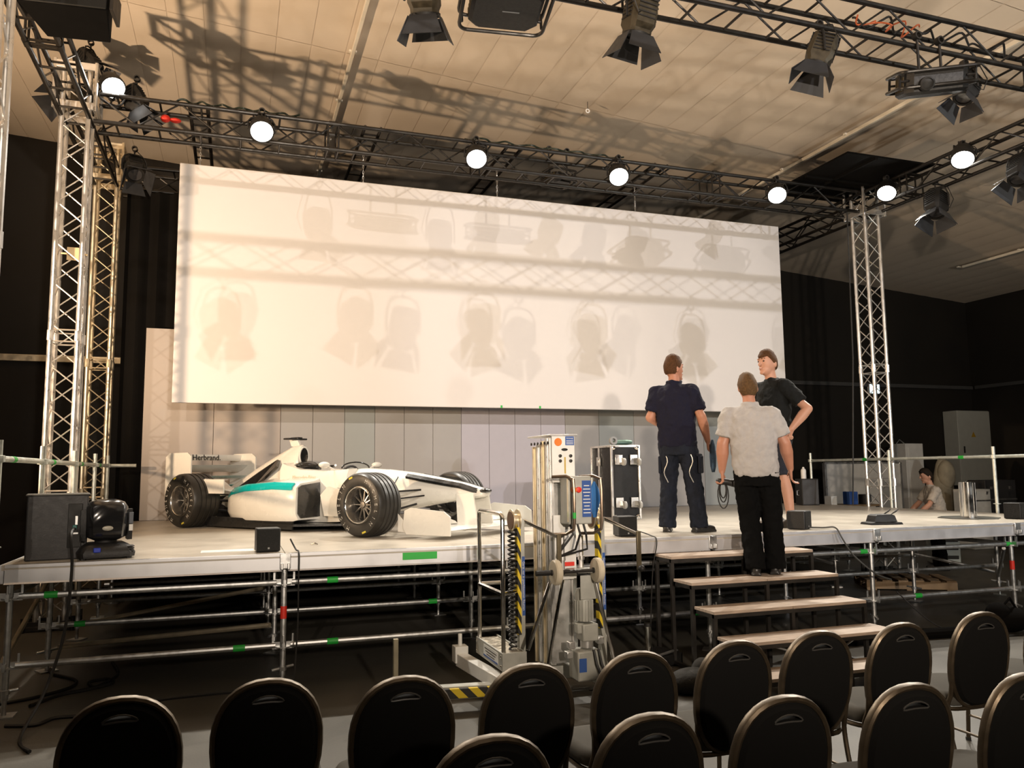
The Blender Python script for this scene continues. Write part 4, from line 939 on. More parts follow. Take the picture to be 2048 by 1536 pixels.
# ------------------------------------------------------------------ floor stand and bags by the stairs
q = PZ(1322, 1335, 0)
fs = thing('floor_stand', 'black weighted base with a short steel tube beside the stairs', 'stand', (q.x-.0, q.y+.12, 0), 20)
MB().box((0, 0, .05), (.44, .30, .10)).box((0, 0, .105), (.40, .26, .02)).build('base', BLACK, fs, .015)
MB().tube((-.05, .02, .10), (-.05, .02, .34), .032, n=18).build('tube', CHROME, fs); MB().tube((-.05, .02, .34), (-.05, .02, .37), .036, n=18).build('tube_cap', BLACK, fs)
MB().path([(.2, -.1, .11), (.1, -.14, .13), (-.1, -.14, .115)], .012, 6).build('handle', STEEL, fs)
q = PZ(1385, 1385, 0)
tag(MB().ell((q.x, q.y, .09), (.20, .14, .10), 18, 10).ell((q.x+.15, q.y+.08, .12), (.10, .09, .12), 14, 9).build('cloth_bag', mat('bag_cloth', (.025, .023, .02), .9, 0, .2, 12, .6, 25)), 'crumpled dark cloth bag on the floor at the foot of the stairs', 'bag')

# ------------------------------------------------------------------ things behind the right end of the stage
q = PZ(1680, 1010, H); bx = thing('black_box', 'dark box standing at the back right of the stage with a bottle on it', 'box', (9.55, 11.75, H), -20)
MB().box((0, 0, .23), (.30, .34, .46)).build('body', BLACK, bx, .01); MB().box((0, -.172, .23), (.27, .01, .42)).build('front', DGREY, bx, .003); MB().path([(-.155, -.05, .26), (-.19, -.05, .25), (-.19, -.05, .18), (-.155, -.05, .17)], .008, 6).build('handle', STEEL, bx)
tag(MB().lathe([(.004, 0), (.045, 0), (.045, .14), (.035, .165), (.018, .18), (.018, .20), (.004, .205)], 16, T(9.47, 11.72, H+.462)).build('bottle', WHITE), 'white bottle standing on the dark box at the back of the stage', 'bottle')
a, b = PY(1652, 1008, 14.6), PY(1798, 925, 14.6)
wb = thing('white_board', 'large white board leaning behind the right tower', 'board', ((a.x+b.x)/2, 14.6, 0))
MB().box((0, 0, (b.z+.15)/2), (b.x-a.x, .04, b.z-.15)).build('board', mat('board_white', (.62, .60, .56), .6), wb); 
for s in (-1, 1): MB().box((s*(b.x-a.x)/2, -.01, b.z/2), (.05, .08, b.z)).build('frame_post', ALU, wb)
MB().box((0, -.01, b.z), (b.x-a.x, .06, .04)).build('frame_top', ALU, wb)
tb = thing('work_table', 'cluttered table in front of the white board', 'table', (12.0, 13.6, 0))
MB().box((0, 0, .97), (1.3, .6, .04)).build('table_top', mat('table_wood', (.22, .15, .08), .6), tb, .004)
for x in (-.6, .6):
    for y in (-.25, .25): MB().box((x, y, .475), (.05, .05, .95)).build('leg', FRAME, tb)
for (x, s, m_, lab) in ((-.45, .18, WLAB, 'white device on the cluttered table, leftmost'), (.05, .26, BLUE, 'blue device on the cluttered table'), (.42, .2, DGREY, 'grey device on the cluttered table, rightmost')):
    tag(MB().box((0, 0, s/2), (s*.8, .2, s)).box((0, -.105, s*.55), (s*.6, .01, s*.5)).build('table_device', m_, None, .006, loc=(12.0+x, 13.5, .992)), lab, 'device')
CAB = mat('cabinet_grey', (.46, .47, .43), .5, 0, .04)
a, b = PY(1925, 971, 16.5), PY(1979, 822, 16.5)
ec_ = thing('electric_cabinet', 'tall grey electrical cabinet on the dark wall at the right', 'cabinet', (a.x, 16.5, 0))
w_ = b.x-a.x+.05
MB().box((w_/2, .25, (a.z+b.z)/2), (w_, .46, b.z-a.z)).build('cabinet_body', CAB, ec_, .01)
dr_ = MB().box((w_/2, .01, (a.z+b.z)/2), (w_-.03, .03, b.z-a.z-.03)).build('door', CAB, ec_, .006)
MB().prism([(-.08, 0), (.08, 0), (0, .15)], .004, T(w_*.42, -.008, b.z-.72) @ RX(90)).build('warning_sign', mat('warning_yellow', (.45, .27, .02), .5), dr_)
MB().box((w_*.12, -.02, (a.z+b.z)/2-.05), (.03, .03, .18)).build('door_handle', BLACK, dr_, .004)
MB().box((w_/2, .25, a.z/2), (w_*.8, .4, a.z)).build('plinth', FRAME, ec_)
a, b = PY(1832, 950, 15.5), PY(1855, 887, 15.5)
wc = thing('white_cabinet', 'narrow white cabinet standing behind the leaning man', 'cabinet', (a.x, 15.5, 0))
MB().box((.0, .2, b.z/2), (b.x-a.x+.12, .4, b.z)).build('cabinet_body', WHITE, wc, .01); MB().box((.03, -.005, b.z*.55), (b.x-a.x, .02, b.z*.8)).build('door', WHITE, wc, .004)
MB().path([(-.2, .1, b.z), (-.35, .1, b.z+.10), (-.45, .1, b.z), (-.45, .1, b.z-.8)], .012, 6).build('cable', STEEL, wc)
a = PY(1885, 945, 14.5)
tag(MB().ell((a.x, 14.5, 1.0), (.26, .2, 1.0), 14, 10).ell((a.x, 14.4, 1.55), (.22, .18, .35), 14, 10).build('paper_sack', mat('sack_paper', (.32, .29, .22), .8, 0, .2, 6, .5, 8)), 'pale paper sack standing left of the electrical cabinet', 'sack')
for k, (px, py, w_, h_, m_, lab) in enumerate(((1945, 1012, .55, .16, WLAB, 'pale crate stacked lowest behind the right end of the stage'), (1985, 1000, .9, .34, DGREY, 'grey crate behind the steel tube on the stage'))):
    a = PY(px, py, 13.2+.3*k); ct = thing('storage_crate', lab, 'crate', (a.x, 13.2+.3*k, 0))
    MB().box((0, 0, .55+h_/2), (w_, .45, 1.1+h_)).build('crate_body', m_, ct, .012)
    for s in (-.3, .3): MB().box((s*w_, -.232, 1.1+h_*.5), (.05, .02, .06)).build('clasp', STEEL, ct)
    MB().box((0, -.23, 1.02), (w_*1.01, .012, .03)).build('crate_rim', STEEL, ct)
# lit sign on the back wall
a = PY(1747, 778, 16.9)
ex = thing('exit_sign', 'glowing pale blue sign on the dark wall behind the right tower', 'sign', (a.x, 16.9, a.z))
MB().box((0, 0, 0), (.34, .08, .26)).build('sign_box', WHITE, ex, .006); MB().box((0, -.045, 0), (.30, .012, .22)).build('sign_face', mat('sign_glow', (.7, .9, 1), .5, emit=(.55, .85, 1.0), estr=6), ex)
MB().tube((0, .0, .12), (0, .0, .5), .01).build('sign_hanger', FRAME, ex)
# hanging cable near the right tower
pts = [PY(1694+1.5*min(i, 8), 425+36.5*i, YT1-.2) for i in range(17)]
tag(MB().path(pts, .012, 6).build('hanging_cable', RUBBER), 'dark cable hanging down left of the right tower', 'cable')
# pallets and crates under and behind the stage
WOOD = mat('pallet_wood', (.30, .20, .11), .75, 0, .25, 6, .2, 30)
q = PZ(1835, 1178, 0)
pl_ = thing('pallet', 'wooden pallet on the floor under the right end of the stage', 'pallet', (q.x, q.y+.25, 0), -30)
for k in range(3): MB().box((0, -.36+.36*k, .072), (1.2, .10, .10)).build('stringer', WOOD, pl_)
for k in range(6): MB().box((-.53+.212*k, 0, .132), (.13, .8, .02)).build('board', WOOD, pl_)
for k in range(3): MB().box((-.53+.53*k, 0, .011), (.13, .8, .02)).build('board', WOOD, pl_)
cr = thing('plastic_crate', 'white plastic crate behind the scaffold at the right', 'crate', (PZ(1888, 1128, 0).x, PZ(1888, 1128, 0).y, 0), -30)
MB().box((0, 0, .30), (.46, .4, .56)).build('body', mat('crate_white', (.5, .55, .54), .5), cr, .02)
for z in (.14, .30, .44): MB().box((0, -.204, z), (.38, .012, .06)).build('slot', FRAME, cr)

# ------------------------------------------------------------------ cables
CABM = mat('cable_black', (.012, .011, .010), .6, 0, .1)
def cable(label, pts, r=.011, m=CABM):
    return tag(MB().path(smooth_pts(pts), r, 6).build('floor_cable' if pts[0][2] < .1 and pts[-1][2] < .1 else 'hanging_cable', m), label, 'cable')
def F(px, py, z=.012): return PZ(px, py, z)
cable('black cable snaking across the floor under the left end of the stage', [F(0, 1408), F(70, 1395), F(140, 1375), F(150, 1360), F(105, 1348), F(100, 1338)], .014)
cable('looped black cable on the floor below the left front ledger', [F(60, 1412), F(120, 1390), F(180, 1378), F(225, 1366), F(215, 1358), F(180, 1364), F(190, 1374), F(235, 1350), F(225, 1325)], .014)
cable('long black cable on the floor in front of the scaffold at the left', [F(250, 1412), F(330, 1398), F(420, 1388), F(500, 1380), F(560, 1370)], .014)
cable('black cable lying furthest forward on the floor at the left', [F(10, 1452), F(70, 1450), F(110, 1436), F(170, 1432)], .014)
a = PY(128, 1072, 7.05)
cable('cable running from the grey speaker over the stage edge to the floor', [(-1.16, 7.05, 1.34), (-1.14, 6.80, 1.30), (-1.13, 6.84, 1.05), (-1.15, 6.78, .6), (-1.22, 6.6, .25), (-1.30, 6.3, .02), (-1.18, 6.0, .015)], .012)
cable('cable dropping from the small speaker in front of the car', [(.46, 7.06, 1.20), (.50, 6.98, 1.12), (.515, 6.84, 1.10), (.515, 6.83, .9), (.50, 6.72, .4), (.42, 6.5, .03), (.1, 6.3, .015)], .007)
cable('cable dropping from the small speaker beside the lift', [(3.75, 7.2, 1.16), (3.80, 6.95, 1.12), (3.80, 6.83, 1.07), (3.72, 6.78, .8), (3.64, 6.7, .3), (3.6, 6.6, .015)], .006)
cable('two strand cable curving off the stage edge right of the stairs', [(5.72, 7.2, 1.12), (5.85, 6.98, 1.125), (5.90, 6.85, 1.13), (5.94, 6.80, 1.02), (6.05, 6.78, .85), (6.28, 6.74, .66), (6.52, 6.78, .58)], .009, mat('cable_grey', (.07, .07, .065), .5))
cable('thin cable looping under the right front ledger', [(6.6, 6.8, .45), (6.9, 6.6, .12), (7.3, 6.4, .015), (7.9, 6.3, .015)], .007)

q = PZ(2032, 1268, 0)
tag(MB().ell((q.x+.05, q.y+.1, .13), (.22, .17, .13), 18, 10).ell((q.x-.08, q.y+.12, .20), (.13, .12, .11), 14, 9).path([(q.x-.1, q.y+.1, .22), (q.x+.02, q.y+.06, .36), (q.x+.16, q.y+.1, .22)], .014, 6).build('kit_bag', CLOTH), 'black kit bag on the floor at the right picture edge', 'bag')
pts = [PZ(px, py, .05) for px, py in ((1660, 1284), (1730, 1279), (1810, 1271), (1880, 1266), (1940, 1262))]
tag(MB().path(smooth_pts(pts), .055, 10).build('rolled_cloth', CLOTH), 'long black roll of cloth on the floor behind the right chairs', 'cloth')
# ------------------------------------------------------------------ people
PENDING = []
def remesh(o, vox, smooth_it, disp=0., dscale=.12):
    r = o.modifiers.new('remesh', 'REMESH'); r.mode = 'VOXEL'; r.voxel_size = vox; r.use_smooth_shade = True
    s = o.modifiers.new('smooth', 'SMOOTH'); s.factor = .5; s.iterations = smooth_it
    if disp:
        tx = bpy.data.textures.new('folds', 'CLOUDS'); tx.noise_scale = dscale; tx.noise_depth = 2
        d = o.modifiers.new('folds', 'DISPLACE'); d.texture = tx; d.strength = disp; d.mid_level = .5; d.texture_coords = 'LOCAL'
    PENDING.append(o); return o
def bake_pending():
    bpy.context.view_layer.update(); dg = bpy.context.evaluated_depsgraph_get()
    done = [(o, bpy.data.meshes.new_from_object(o.evaluated_get(dg))) for o in PENDING]
    for o, me in done:
        m = o.data.materials[0]; o.modifiers.clear(); o.data = me
        if not me.materials: me.materials.append(m)
        me.shade_smooth()
    PENDING.clear()
def hand(mb, W, d, n, curl, r=.0088, side=1):
    """palm, four unequal fingers and a thumb; d fingers' direction, n palm normal"""
    W, d, n = Vector(W), Vector(d).normalized(), Vector(n).normalized(); a = d.cross(n).normalized()*side
    for k, (off, ln) in enumerate(((-.030, .070), (-.010, .078), (.011, .074), (.030, .060))):
        k0 = W + a*off*.7 + d*.012; k1 = W + a*off + d*.088
        mb.cap(k0, k1, .015, .013, 8)
        p = k1; dd = d.copy(); an = 0
        for j, fr in enumerate((.44, .32, .24)):
            an = R(curl[0 if j == 0 else 1]); dd = (Matrix.Rotation(-an*side, 3, a) @ dd) if True else dd
            q = p + dd*ln*fr*1.15; mb.cap(p, q, r-.0006*j, r-.0006*(j+1), 8); p = q
    t0 = W + a*-.022 + d*.02; t1 = t0 + (a*-.75 + d*.6 + n*.35).normalized()*.045; t2 = t1 + (a*-.25 + d*.9 + n*.35).normalized()*.034
    mb.cap(t0, t1, .014, .0105, 8).cap(t1, t2, .0105, .0085, 8)
def person(label, loc, rz, h, skin, hairc, top_m, leg_m, shoe_m, arms, legs, lean=0., wide=1., yaw=0., pitch=0., shorts=False, collar=True, glasses=False, hair_long=0., slean=0., armk=1., legk=1.):
    k = h/1.80
    t = thing('person', label, 'person', loc, rz); t.scale = (k, k, k)
    def bend(p):
        x, y, z = p
        if z > .93: y += lean*(z-.93)
        x += slean*(z-.1)
        return (x, y, z)
    def B(mb): mb.v = [bend(p) for p in mb.v]; return mb
    hc = Vector((0, .035, 1.675))
    HM = T(*hc) @ RZ(yaw) @ RX(pitch) @ Matrix.Scale(1.07, 4)
    b = MB()
    # trunk, neck, head
    b.cap((0, 0, .95), (0, -.005, 1.22), .095, .10).cap((-.08, -.01, 1.38), (.08, -.01, 1.38), .065, .065).cap((0, -.005, 1.22), (0, -.01, 1.40), .10, .075)
    b.cap((0, -.005, 1.42), (0, .02, 1.60), .062, .056).cap((-.12, -.01, 1.43), (.12, -.01, 1.43), .05, .05)
    b.ell((0, 0, .01), (.076, .097, .115), 20, 14, HM).ell((0, .028, -.06), (.055, .066, .062), 16, 10, HM).ell((0, .085, -.095), (.026, .018, .018), 10, 8, HM)
    b.cap((0, .094, .02), (0, .112, -.018), .009, .014, 8, HM).ell((0, .090, -.055), (.026, .012, .010), 10, 8, HM).cap((-.035, .085, .038), (.035, .085, .038), .012, .012, 8, HM)
    for s in (-1, 1): b.ell((s*.078, -.008, -.008), (.011, .022, .034), 10, 8, HM @ RZ(-s*14))
    for s, A in zip((-1, 1), arms):
        S_ = Vector((s*.165*wide**.5, -.005, 1.43)); E_, W_ = Vector(A['e']), Vector(A['w'])
        b.cap(S_-Vector((s*.015, 0, .02)), E_, .034*armk, .043*armk).cap(E_, E_+(W_-E_)*.35, .043*armk, .046*armk).cap(E_+(W_-E_)*.35, W_, .046*armk, .030)
        hand(b, W_, A['d'], A['n'], A['curl'], side=-s)
    for s, G in zip((-1, 1), legs):
        Hp = Vector((s*.092, 0, .92)); K_, An = Vector(G['k']), Vector(G['a'])
        u_ = 1. if shorts else .72
        b.cap(Hp, K_, .078*u_, .054*u_).cap(K_, K_+(An-K_)*.35+Vector((0, -.015, 0)), .054*u_, .056*u_).cap(K_+(An-K_)*.35+Vector((0, -.015, 0)), An, .056*u_, .037)
        f = Vector(G['f']).normalized(); b.cap(An-Vector((0, 0, .03)), An+f*.13-Vector((0, 0, .045)), .035, .026)
    o = B(b).build('body', skin, t, smooth=0); remesh(o, .0075, 3)
    # shirt: trunk rings plus sleeves
    sh = MB(); rings = []
    for (z, rx, ry, y) in ((.86, .178*wide, .125*wide, .0), (.94, .182*wide, .132*wide, .002), (1.05, .178*wide, .130*wide, .004), (1.18, .188*wide, .132*wide, .0), (1.30, .200*wide**.8, .132, -.004), (1.40, .200*wide**.45, .115, -.008), (1.465, .172*wide**.3, .088, -.006), (1.50, .10, .068, .0), (1.525, .068, .062, .006)):
        rings.append([(rx*math.copysign(abs(math.cos(a))**.85, math.cos(a)), y+ry*math.copysign(abs(math.sin(a))**.85, math.sin(a)), z) for a in [2*math.pi*i/28 for i in range(28)]])
    sh.loft(rings)
    for s, A in zip((-1, 1), arms):
        S_ = Vector((s*.168*wide**.5, -.005, 1.428)); E_ = Vector(A['e']); q = S_+(E_-S_)*A.get('sl', .78)
        sh.cap((s*.07, -.008, 1.455), S_+Vector((s*.01, 0, .0)), .055, .078).cap(S_-Vector((s*.04, 0, 0)), S_+(E_-S_)*.3, .074, .074).tube(S_, q, .074*armk, .072*armk, 16)
    if collar: sh.path([(.068*math.cos(R(a)), .008+.066*math.sin(R(a)), 1.53) for a in range(0, 360, 20)], .016, 8, True)
    o = B(sh).build('shirt', top_m, t, smooth=0); remesh(o, .010, 7, .034, .075)
    # trousers or shorts
    tr = MB(); rings = []
    for (z, rx, ry) in ((.78, .172, .118), (.86, .176, .124), (.95, .168, .118), (1.0, .160, .112)):
        rings.append([(rx*wide*math.cos(2*math.pi*i/24), ry*wide*math.sin(2*math.pi*i/24), z) for i in range(24)])
    tr.loft(rings)
    for s, G in zip((-1, 1), legs):
        Hp = Vector((s*.090, 0, .90)); K_, An = Vector(G['k']), Vector(G['a'])
        if shorts:
            e = Hp+(K_-Hp)*.95; tr.cap(Hp, Hp+(K_-Hp)*.5, .098, .092).tube(Hp+(K_-Hp)*.4, e, .094, .088, 18)
        else:
            tr.cap(Hp, K_, .100*legk, .080*legk).cap(K_, K_+(An-K_)*.6, .080*legk, .076*legk).tube(K_+(An-K_)*.5, An-Vector((0, 0, .035)), .076*legk, .080*legk, 18)
    o = B(tr).build('shorts' if shorts else 'trousers', leg_m, t, smooth=0); remesh(o, .010, 5, .032, .07)
    for s, G in zip((-1, 1), legs):
        An = Vector(G['a']); f = Vector(G['f']).normalized(); an = math.degrees(math.atan2(f.y, f.x))-90
        Ms = T(An.x, An.y, An.z-.08) @ RZ(an)
        so = MB().cap((0, -.045, .042), (0, .10, .040), .042, .040, 14, Ms).cap((0, .10, .036), (0, .165, .030), .043, .032, 14, Ms).cap((0, -.02, .05), (0, -.01, .095), .048, .046, 14, Ms).box((0, .055, .010), (.085, .27, .02), Ms)
        o = so.build('shoe', shoe_m, t, smooth=0); remesh(o, .008, 3)
        if shorts: MB().tube(An+Vector((0, 0, -.01)), An+Vector((0, 0, .09)), .043, .044, 16).build('sock', BLACK, t)
    # hair as a thick cap over the skull
    hr = MB(); rr = random.Random(int(h*1000)); nu, nv = 36, 12; outer = []; inner = []
    for j in range(nv+1):
        for i in range(nu):
            a = 2*math.pi*i/nu; fr = math.sin(a)      # +1 front
            low = R(28 + 8*math.cos(2*a)) if fr > .55 else (R(-4) if fr > -.1 else R(-34-hair_long))
            if .1 < fr <= .55: low = R(2+24*(fr-.1)/.45)
            if -.5 < fr <= -.1: low = R(-4-(30+hair_long)*(-.1-fr)/.4)
            el = math.pi/2-(math.pi/2-low)*j/nv
            w = Vector((math.cos(el)*math.cos(a)*.076, math.cos(el)*math.sin(a)*.097, math.sin(el)*.115+.01))
            th = 1.10+.05*rr.random()+(.05 if el > R(45) else 0)
            if j == nv: th -= .05
            outer.append(w*th); inner.append(w*.93)
    fs_ = []
    N_ = len(outer)
    for j in range(nv):
        for i in range(nu):
            a0, a1, b0, b1 = j*nu+i, j*nu+(i+1) % nu, (j+1)*nu+i, (j+1)*nu+(i+1) % nu
            fs_ += [(a0, b0, b1, a1), (N_+a0, N_+a1, N_+b1, N_+b0)]
    for i in range(nu): fs_.append((nv*nu+i, N_+nv*nu+i, N_+nv*nu+(i+1) % nu, nv*nu+(i+1) % nu))
    hr.add([tuple(p) for p in outer+inner], fs_, HM)
    B(hr).build('hair', hairc, t, smooth=70)
    for s in (-1, 1):
        e = MB().ell((s*.032, .086, .018), (.011, .008, .007), 10, 8, HM); B(e).build('eye', mat('eye_dark', (.04, .03, .025), .2), t)
        e = MB().cap((s*.018, .092, .042), (s*.046, .083, .044), .006, .004, 8, HM); B(e).build('eyebrow', hairc, t)
    e = MB().ell((0, .101, -.054), (.022, .006, .006), 10, 8, HM); B(e).build('mouth', mat('lip', (.38, .16, .13), .5), t)
    if glasses:
        g = MB()
        for s in (-1, 1): g.ell((s*.033, .075, .088), (.026, .012, .016), 12, 8, HM)
        g.path([(-.080, -.02, .07), (-.05, .075, .085), (.05, .075, .085), (.080, -.02, .07)], .005, 6, M=HM); B(g).build('glasses', BLACK, t)
    return t
SKIN = mat('skin', (.43, .20, .125), .5, 0, .06, 14, spec=.4)
SKINP = mat('skin_pale', (.48, .25, .165), .5, 0, .06, 14, spec=.4)
HAIR1 = mat('hair_brown', (.075, .034, .014), .75, 0, .3, 60, .6, 160, spec=.15); HAIR2 = mat('hair_fair_brown', (.10, .055, .023), .75, 0, .3, 60, .6, 160, spec=.15); HAIR3 = mat('hair_dark', (.02, .013, .008), .75, 0, .3, 60, .6, 160, spec=.15)
NAVY = mat('navy_cotton', (.010, .010, .022), .9, 0, .12, 30, .3, 90, spec=.2); GREYC = mat('grey_cotton', (.38, .36, .345), .9, 0, .06, 20, .25, 90); BLKC = mat('black_cotton', (.009, .010, .010), .9, 0, .12, 30, .25, 90, spec=.2)
WORK = mat('work_trouser', (.011, .014, .023), .85, 0, .3, 14, .4, 40, spec=.2); BLKT = mat('black_trouser', (.0035, .0035, .0035), .95, 0, .1, 20, spec=.1); DENIM = mat('dark_shorts', (.008, .010, .018), .85, 0, .2, 20); TEE = mat('pale_tee', (.45, .40, .34), .9, 0, .06, 20)
SHOEB = mat('black_leather', (.02, .019, .018), .4, 0, .15, 20); SHOEG = mat('grey_shoe', (.14, .13, .12), .6, 0, .2, 20)
LEG0 = [dict(k=(-.115, .03, .50), a=(-.135, 0, .08), f=(-.25, 1, 0)), dict(k=(.115, .03, .50), a=(.135, 0, .08), f=(.25, 1, 0))]
# man in navy polo, seen from behind, looking to the right
q = PZ(1366, 1064, H)
m1 = person('man in navy polo shirt and dark work trousers seen from behind, standing on stage', (q.x, q.y, H), -46, 1.845, SKIN, HAIR1, NAVY, WORK, SHOEB,
       [dict(e=(-.265, -.03, 1.17), w=(-.15, .20, 1.08), d=(.7, .6, .1), n=(0, -.3, -1), curl=(25, 30)), dict(e=(.265, -.02, 1.165), w=(.285, .10, .92), d=(.02, .25, -1), n=(-1, 0, 0), curl=(30, 45))],
       [dict(k=(-.125, .03, .50), a=(-.155, -.02, .08), f=(-.2, 1, 0)), dict(k=(.13, .03, .50), a=(.165, .02, .08), f=(.75, 1, 0))], lean=-.02, wide=1.08, yaw=-28, slean=-.03, armk=1.15, legk=1.12)
for s in (-1, 1):
    zp = MB().path([(s*.13+.02*math.sin(i*.9), -.085-.012*math.sin(i*.5), .78-.035*i) for i in range(9)], .005, 6); zp.build('zip', mat('silver_zip', (.45, .46, .45), .35, .7), m1)
MB().box((.205, .0, .68), (.03, .13, .18)).box((.19, 0, .775), (.04, .14, .03)).build('cargo_pocket', WORK, m1, .012); MB().box((-.205, .0, .68), (.03, .13, .18)).build('cargo_pocket', WORK, m1, .012)
Mw = Matrix.Translation(m1.location) @ RZ(-46) @ Matrix.Scale(1.845/1.8, 4)
gl = MB().loft([[(.30+w*math.cos(a*.785), .13+d*math.sin(a*.785), z) for a in range(8)] for (z, w, d) in ((.93, .012, .02), (.86, .03, .045), (.76, .034, .055), (.66, .030, .05), (.60, .016, .03))], Mw)
tag(gl.build('work_gloves', mat('blue_grey_cloth', (.05, .09, .14), .9, 0, .3, 14, .5, 30), None, smooth=60), 'blue grey work gloves hanging from the hand of the man in navy', 'gloves')
# man in grey polo climbing the stairs, seen from behind
q = PZ(1531, 1148, .77)
m2 = person('man in light grey polo shirt and black trousers climbing the stage stairs', (q.x, min(q.y, 6.42), .77), -36, 1.885, SKIN, HAIR2, GREYC, BLKT, SHOEB,
       [dict(e=(-.268, .0, 1.165), w=(-.30, .06, .915), d=(-.02, .15, -1), n=(1, .1, 0), curl=(40, 55)), dict(e=(.272, .02, 1.165), w=(.30, .13, .93), d=(0, .2, -1), n=(-1, 0, 0), curl=(25, 35))],
       [dict(k=(-.10, .05, .50), a=(-.085, -.07, .08), f=(-.1, 1, 0)), dict(k=(.10, .06, .50), a=(.085, .05, .08), f=(.1, 1, 0))], lean=.10, wide=1.12, yaw=5, pitch=-8, hair_long=10, slean=-.055, armk=1.25, legk=1.15)
Mw = Matrix.Translation(m2.location) @ RZ(-36) @ Matrix.Scale(1.885/1.8, 4)
hs = thing('headset', 'black headset with looping straps held by the man in grey', 'headset', Mw @ Vector((-.325, .09, .80)), -36)
MB().cap((-.05, 0, .02), (.03, .01, .015), .035, .03).cap((.03, .01, .01), (.10, .02, .0), .03, .042).ell((.11, -.02, -.005), (.035, .03, .035), 12, 8).build('body', BPLAST, hs, smooth=50)
for (w, l) in ((.035, .20), (.05, .26), (.028, .16)): MB().path([(-.02+w*math.sin(a*.42)*(1 if w != .05 else -1), .02, -l/2+.02+l/2*math.cos(a*.42)) for a in range(15)], .006, 6, True).build('strap', BLACK, hs)
# man in black shirt and shorts, facing the others
q = PZ(1564, 1053, H)
m3 = person('tall man in black shirt and dark shorts with fist at his hip on stage', (q.x, q.y, H), 92, 1.98, SKINP, HAIR1, BLKC, DENIM, SHOEG,
       [dict(e=(-.36, -.12, 1.18), w=(-.30, .05, .98), d=(.25, .35, -.8), n=(.9, .1, .2), curl=(70, 80), sl=.74), dict(e=(.27, .02, 1.17), w=(.27, .14, .94), d=(0, .2, -1), n=(-1, 0, 0), curl=(25, 35))],
       [dict(k=(-.12, .04, .50), a=(-.14, .0, .08), f=(-.1, 1, 0)), dict(k=(.11, .03, .50), a=(.12, -.04, .08), f=(.3, 1, 0))], lean=.02, yaw=8, shorts=True, collar=False, slean=0.03, armk=1.1)
# man leaning behind the right end of the stage
q = PZ(1850, 943, 1.67); d_ = Vector((q.x, q.y, 0))*1.05
m4 = person('man in pale shirt with glasses on dark hair leaning down behind the stage', (d_.x+.20, d_.y-.02, 0), 66, 1.70, SKINP, HAIR3, TEE, BLKT, SHOEB,
       [dict(e=(-.24, .20, 1.17), w=(-.20, .40, 1.02), d=(0, .6, -.7), n=(0, -.7, -.6), curl=(25, 30)), dict(e=(.24, .20, 1.17), w=(.20, .40, 1.02), d=(0, .6, -.7), n=(0, -.7, -.6), curl=(25, 30))], LEG0, lean=.16, wide=1.15, yaw=-6, pitch=-6, collar=False, glasses=True, hair_long=8)
bake_pending()
# ------------------------------------------------------------------ chairs
FAB = dots('chair_fabric', (.007, .0068, .0065), (.055, .055, .052), 46, .12)
SEATF = dots('seat_fabric', (.085, .08, .07), (.22, .21, .19), 60, .16, flat=(1, 1, 0))
CFRAME = mat('chair_frame', (.10, .076, .050), .40, .7, .15, 20)
def oval(w, h, n=36, p=2.25):
    out = []
    for i in range(n):
        a = 2*math.pi*i/n; c, s = math.cos(a), math.sin(a)
        k = 1-.08*(1-s)/2*(1-abs(s)**4)      # a touch narrower low down
        out.append((w*k*math.copysign(abs(c)**(2/p), c), h*math.copysign(abs(s)**(2/p), s)))
    return out
def back_pad():
    bm = bmesh.new(); W_, H_ = .205, .255
    def rim(pts, y): return [bm.verts.new((x, y, z)) for x, z in pts]
    out0 = oval(W_, H_); out1 = oval(W_-.018, H_-.018)
    hole = [(.062*math.cos(2*math.pi*i/16), .205+.011*math.sin(2*math.pi*i/16)+.012*math.cos(2*math.pi*i/16)**2*-1) for i in range(16)]
    def plate(y, sgn):
        a = rim(out0, y*.35); b = rim(out1, y); h = rim(hole, y)
        for l, m_ in ((a, b),):
            n = len(l)
            for i in range(n): bm.faces.new((l[i], l[(i+1) % n], m_[(i+1) % n], m_[i]))
        eds = []
        for l in (b, h):
            n = len(l)
            for i in range(n):
                e = bm.edges.get((l[i], l[(i+1) % n])) or bm.edges.new((l[i], l[(i+1) % n])); eds.append(e)
        bmesh.ops.triangle_fill(bm, use_beauty=True, edges=eds)
        return a, h
    a0, h0 = plate(-.030, 1); a1, h1 = plate(.034, -1)
    for l, m_ in ((a0, a1), (h0, h1)):
        n = len(l)
        for i in range(n): bm.faces.new((l[i], l[(i+1) % n], m_[(i+1) % n], m_[i]))
    bmesh.ops.recalc_face_normals(bm, faces=bm.faces)
    me = bpy.data.meshes.new('backrest'); bm.to_mesh(me); bm.free(); me.shade_smooth(); me.set_sharp_from_angle(angle=R(40)); return me
TILT = 9
BM_ = T(0, -.215, .665) @ RX(TILT)       # local: chair faces +y, back pad behind the seat
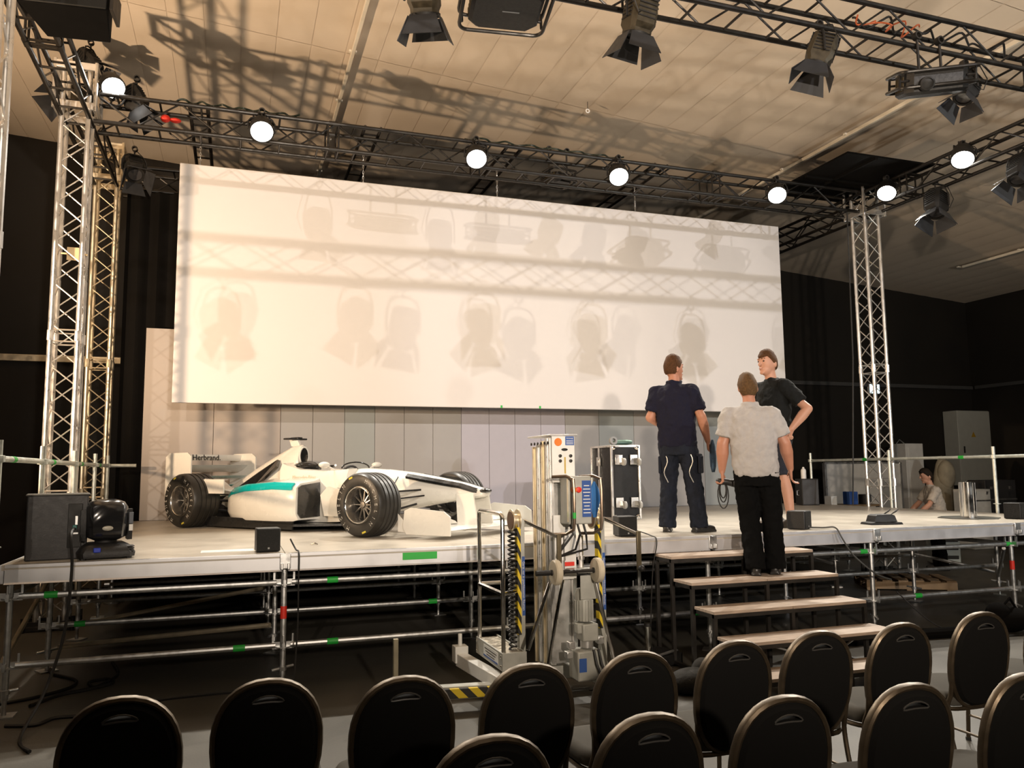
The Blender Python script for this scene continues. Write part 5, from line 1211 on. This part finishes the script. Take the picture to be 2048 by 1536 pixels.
def make_chair():
    t = thing('banquet_chair', 'black oval back banquet chair', 'chair', (0, 0, 0), 0, 'banquet chairs facing the stage')
    obj('backrest', back_pad(), FAB, t, BM_)
    fr = oval(.214, .264)
    MB().path([(x, .0, z) for x, z in fr], .0135, 8, True, BM_ @ Matrix.Diagonal((1, 1.5, 1, 1))).build('back_frame', CFRAME, t)
    MB().path([(.06*math.cos(R(a)), -.031, .205-.012*math.cos(R(a))**2+.013*math.sin(R(a))) for a in range(0, 360, 24)], .0035, 6, True, BM_).build('grip_rim', mat('grip_plastic', (.05, .048, .045), .4), t)
    se = MB(); rings = []
    for (z, k) in ((.415, .90), (.425, 1.0), (.465, 1.02), (.485, .96), (.492, .80)):
        rings.append([(.225*k*math.copysign(abs(math.cos(a))**.5, math.cos(a))*(1+.06*math.sin(a)), .02+.215*k*math.copysign(abs(math.sin(a))**.5, math.sin(a)), z) for a in [2*math.pi*i/32 for i in range(32)]])
    se.loft(rings).build('seat', SEATF, t, smooth=60)
    MB().path([(.215*math.copysign(abs(math.cos(a))**.5, math.cos(a)), .02+.205*math.copysign(abs(math.sin(a))**.5, math.sin(a)), .405) for a in [2*math.pi*i/24 for i in range(24)]], .012, 6, True).build('seat_frame', CFRAME, t)
    for s in (-1, 1):
        p0 = BM_ @ Vector((s*.197, 0, -.06)); p1 = BM_ @ Vector((s*.19, 0, -.17))
        MB().path(smooth_pts([p0, p1, (s*.20, -.165, .40), (s*.205, -.20, .20), (s*.215, -.275, .0)], 4), .0125, 8).build('leg', CFRAME, t)
        MB().path(smooth_pts([(s*.20, .10, .405), (s*.21, .19, .385), (s*.212, .215, .30), (s*.215, .235, .0)], 4), .0125, 8).build('leg', CFRAME, t)
        MB().tube((s*.208, -.19, .16), (s*.213, .225, .16), .008).build('stretcher', CFRAME, t)
        for yy in (-.275, .235): MB().tube((s*.215, yy, 0), (s*.215, yy, .02), .016).build('foot_cap', RUBBER, t)
    MB().tube((-.205, -.195, .14), (.205, -.195, .14), .008).build('stretcher', CFRAME, t)
    return t
ORD = ['leftmost', 'second from the left', 'third from the left', 'fourth from the left', 'fifth from the left', 'sixth from the left', 'seventh from the left', 'eighth from the left', 'ninth from the left', 'tenth from the left']
first = make_chair()
spots = []
for i, (px, py, rz) in enumerate(((237, 1400, 2), (542, 1363, -2), (810, 1358, 0), (1058, 1333, 1), (1275, 1308, 0), (1470, 1286, 2), (1640, 1266, -1), (1803, 1250, 1), (1965, 1228, 0))):
    q = PZ(px, py, .925); spots.append((q.x, q.y, rz, 'black oval back chair in the farther row, %s' % ORD[i]))
spots.append((4.72, 3.62, 0, 'black oval back chair in the farther row cut by the right picture edge'))
for i, (px, py, rz) in enumerate(((985, 1478, 0), (1300, 1434, 1), (1570, 1398, 0), (1825, 1373, -1), (2048, 1353, 2))):
    q = PZ(px, py, .925); spots.append((q.x, q.y, rz, 'black oval back chair in the nearest row, %s' % (ORD[i] if i < 4 else 'cut by the right picture edge')))
for i, (x, y, rz, lab) in enumerate(spots):
    o = first if i == 0 else copy_tree(first)
    o.location = (x, y+.26, 0); o.rotation_euler = (0, 0, R(rz)); o['label'] = lab
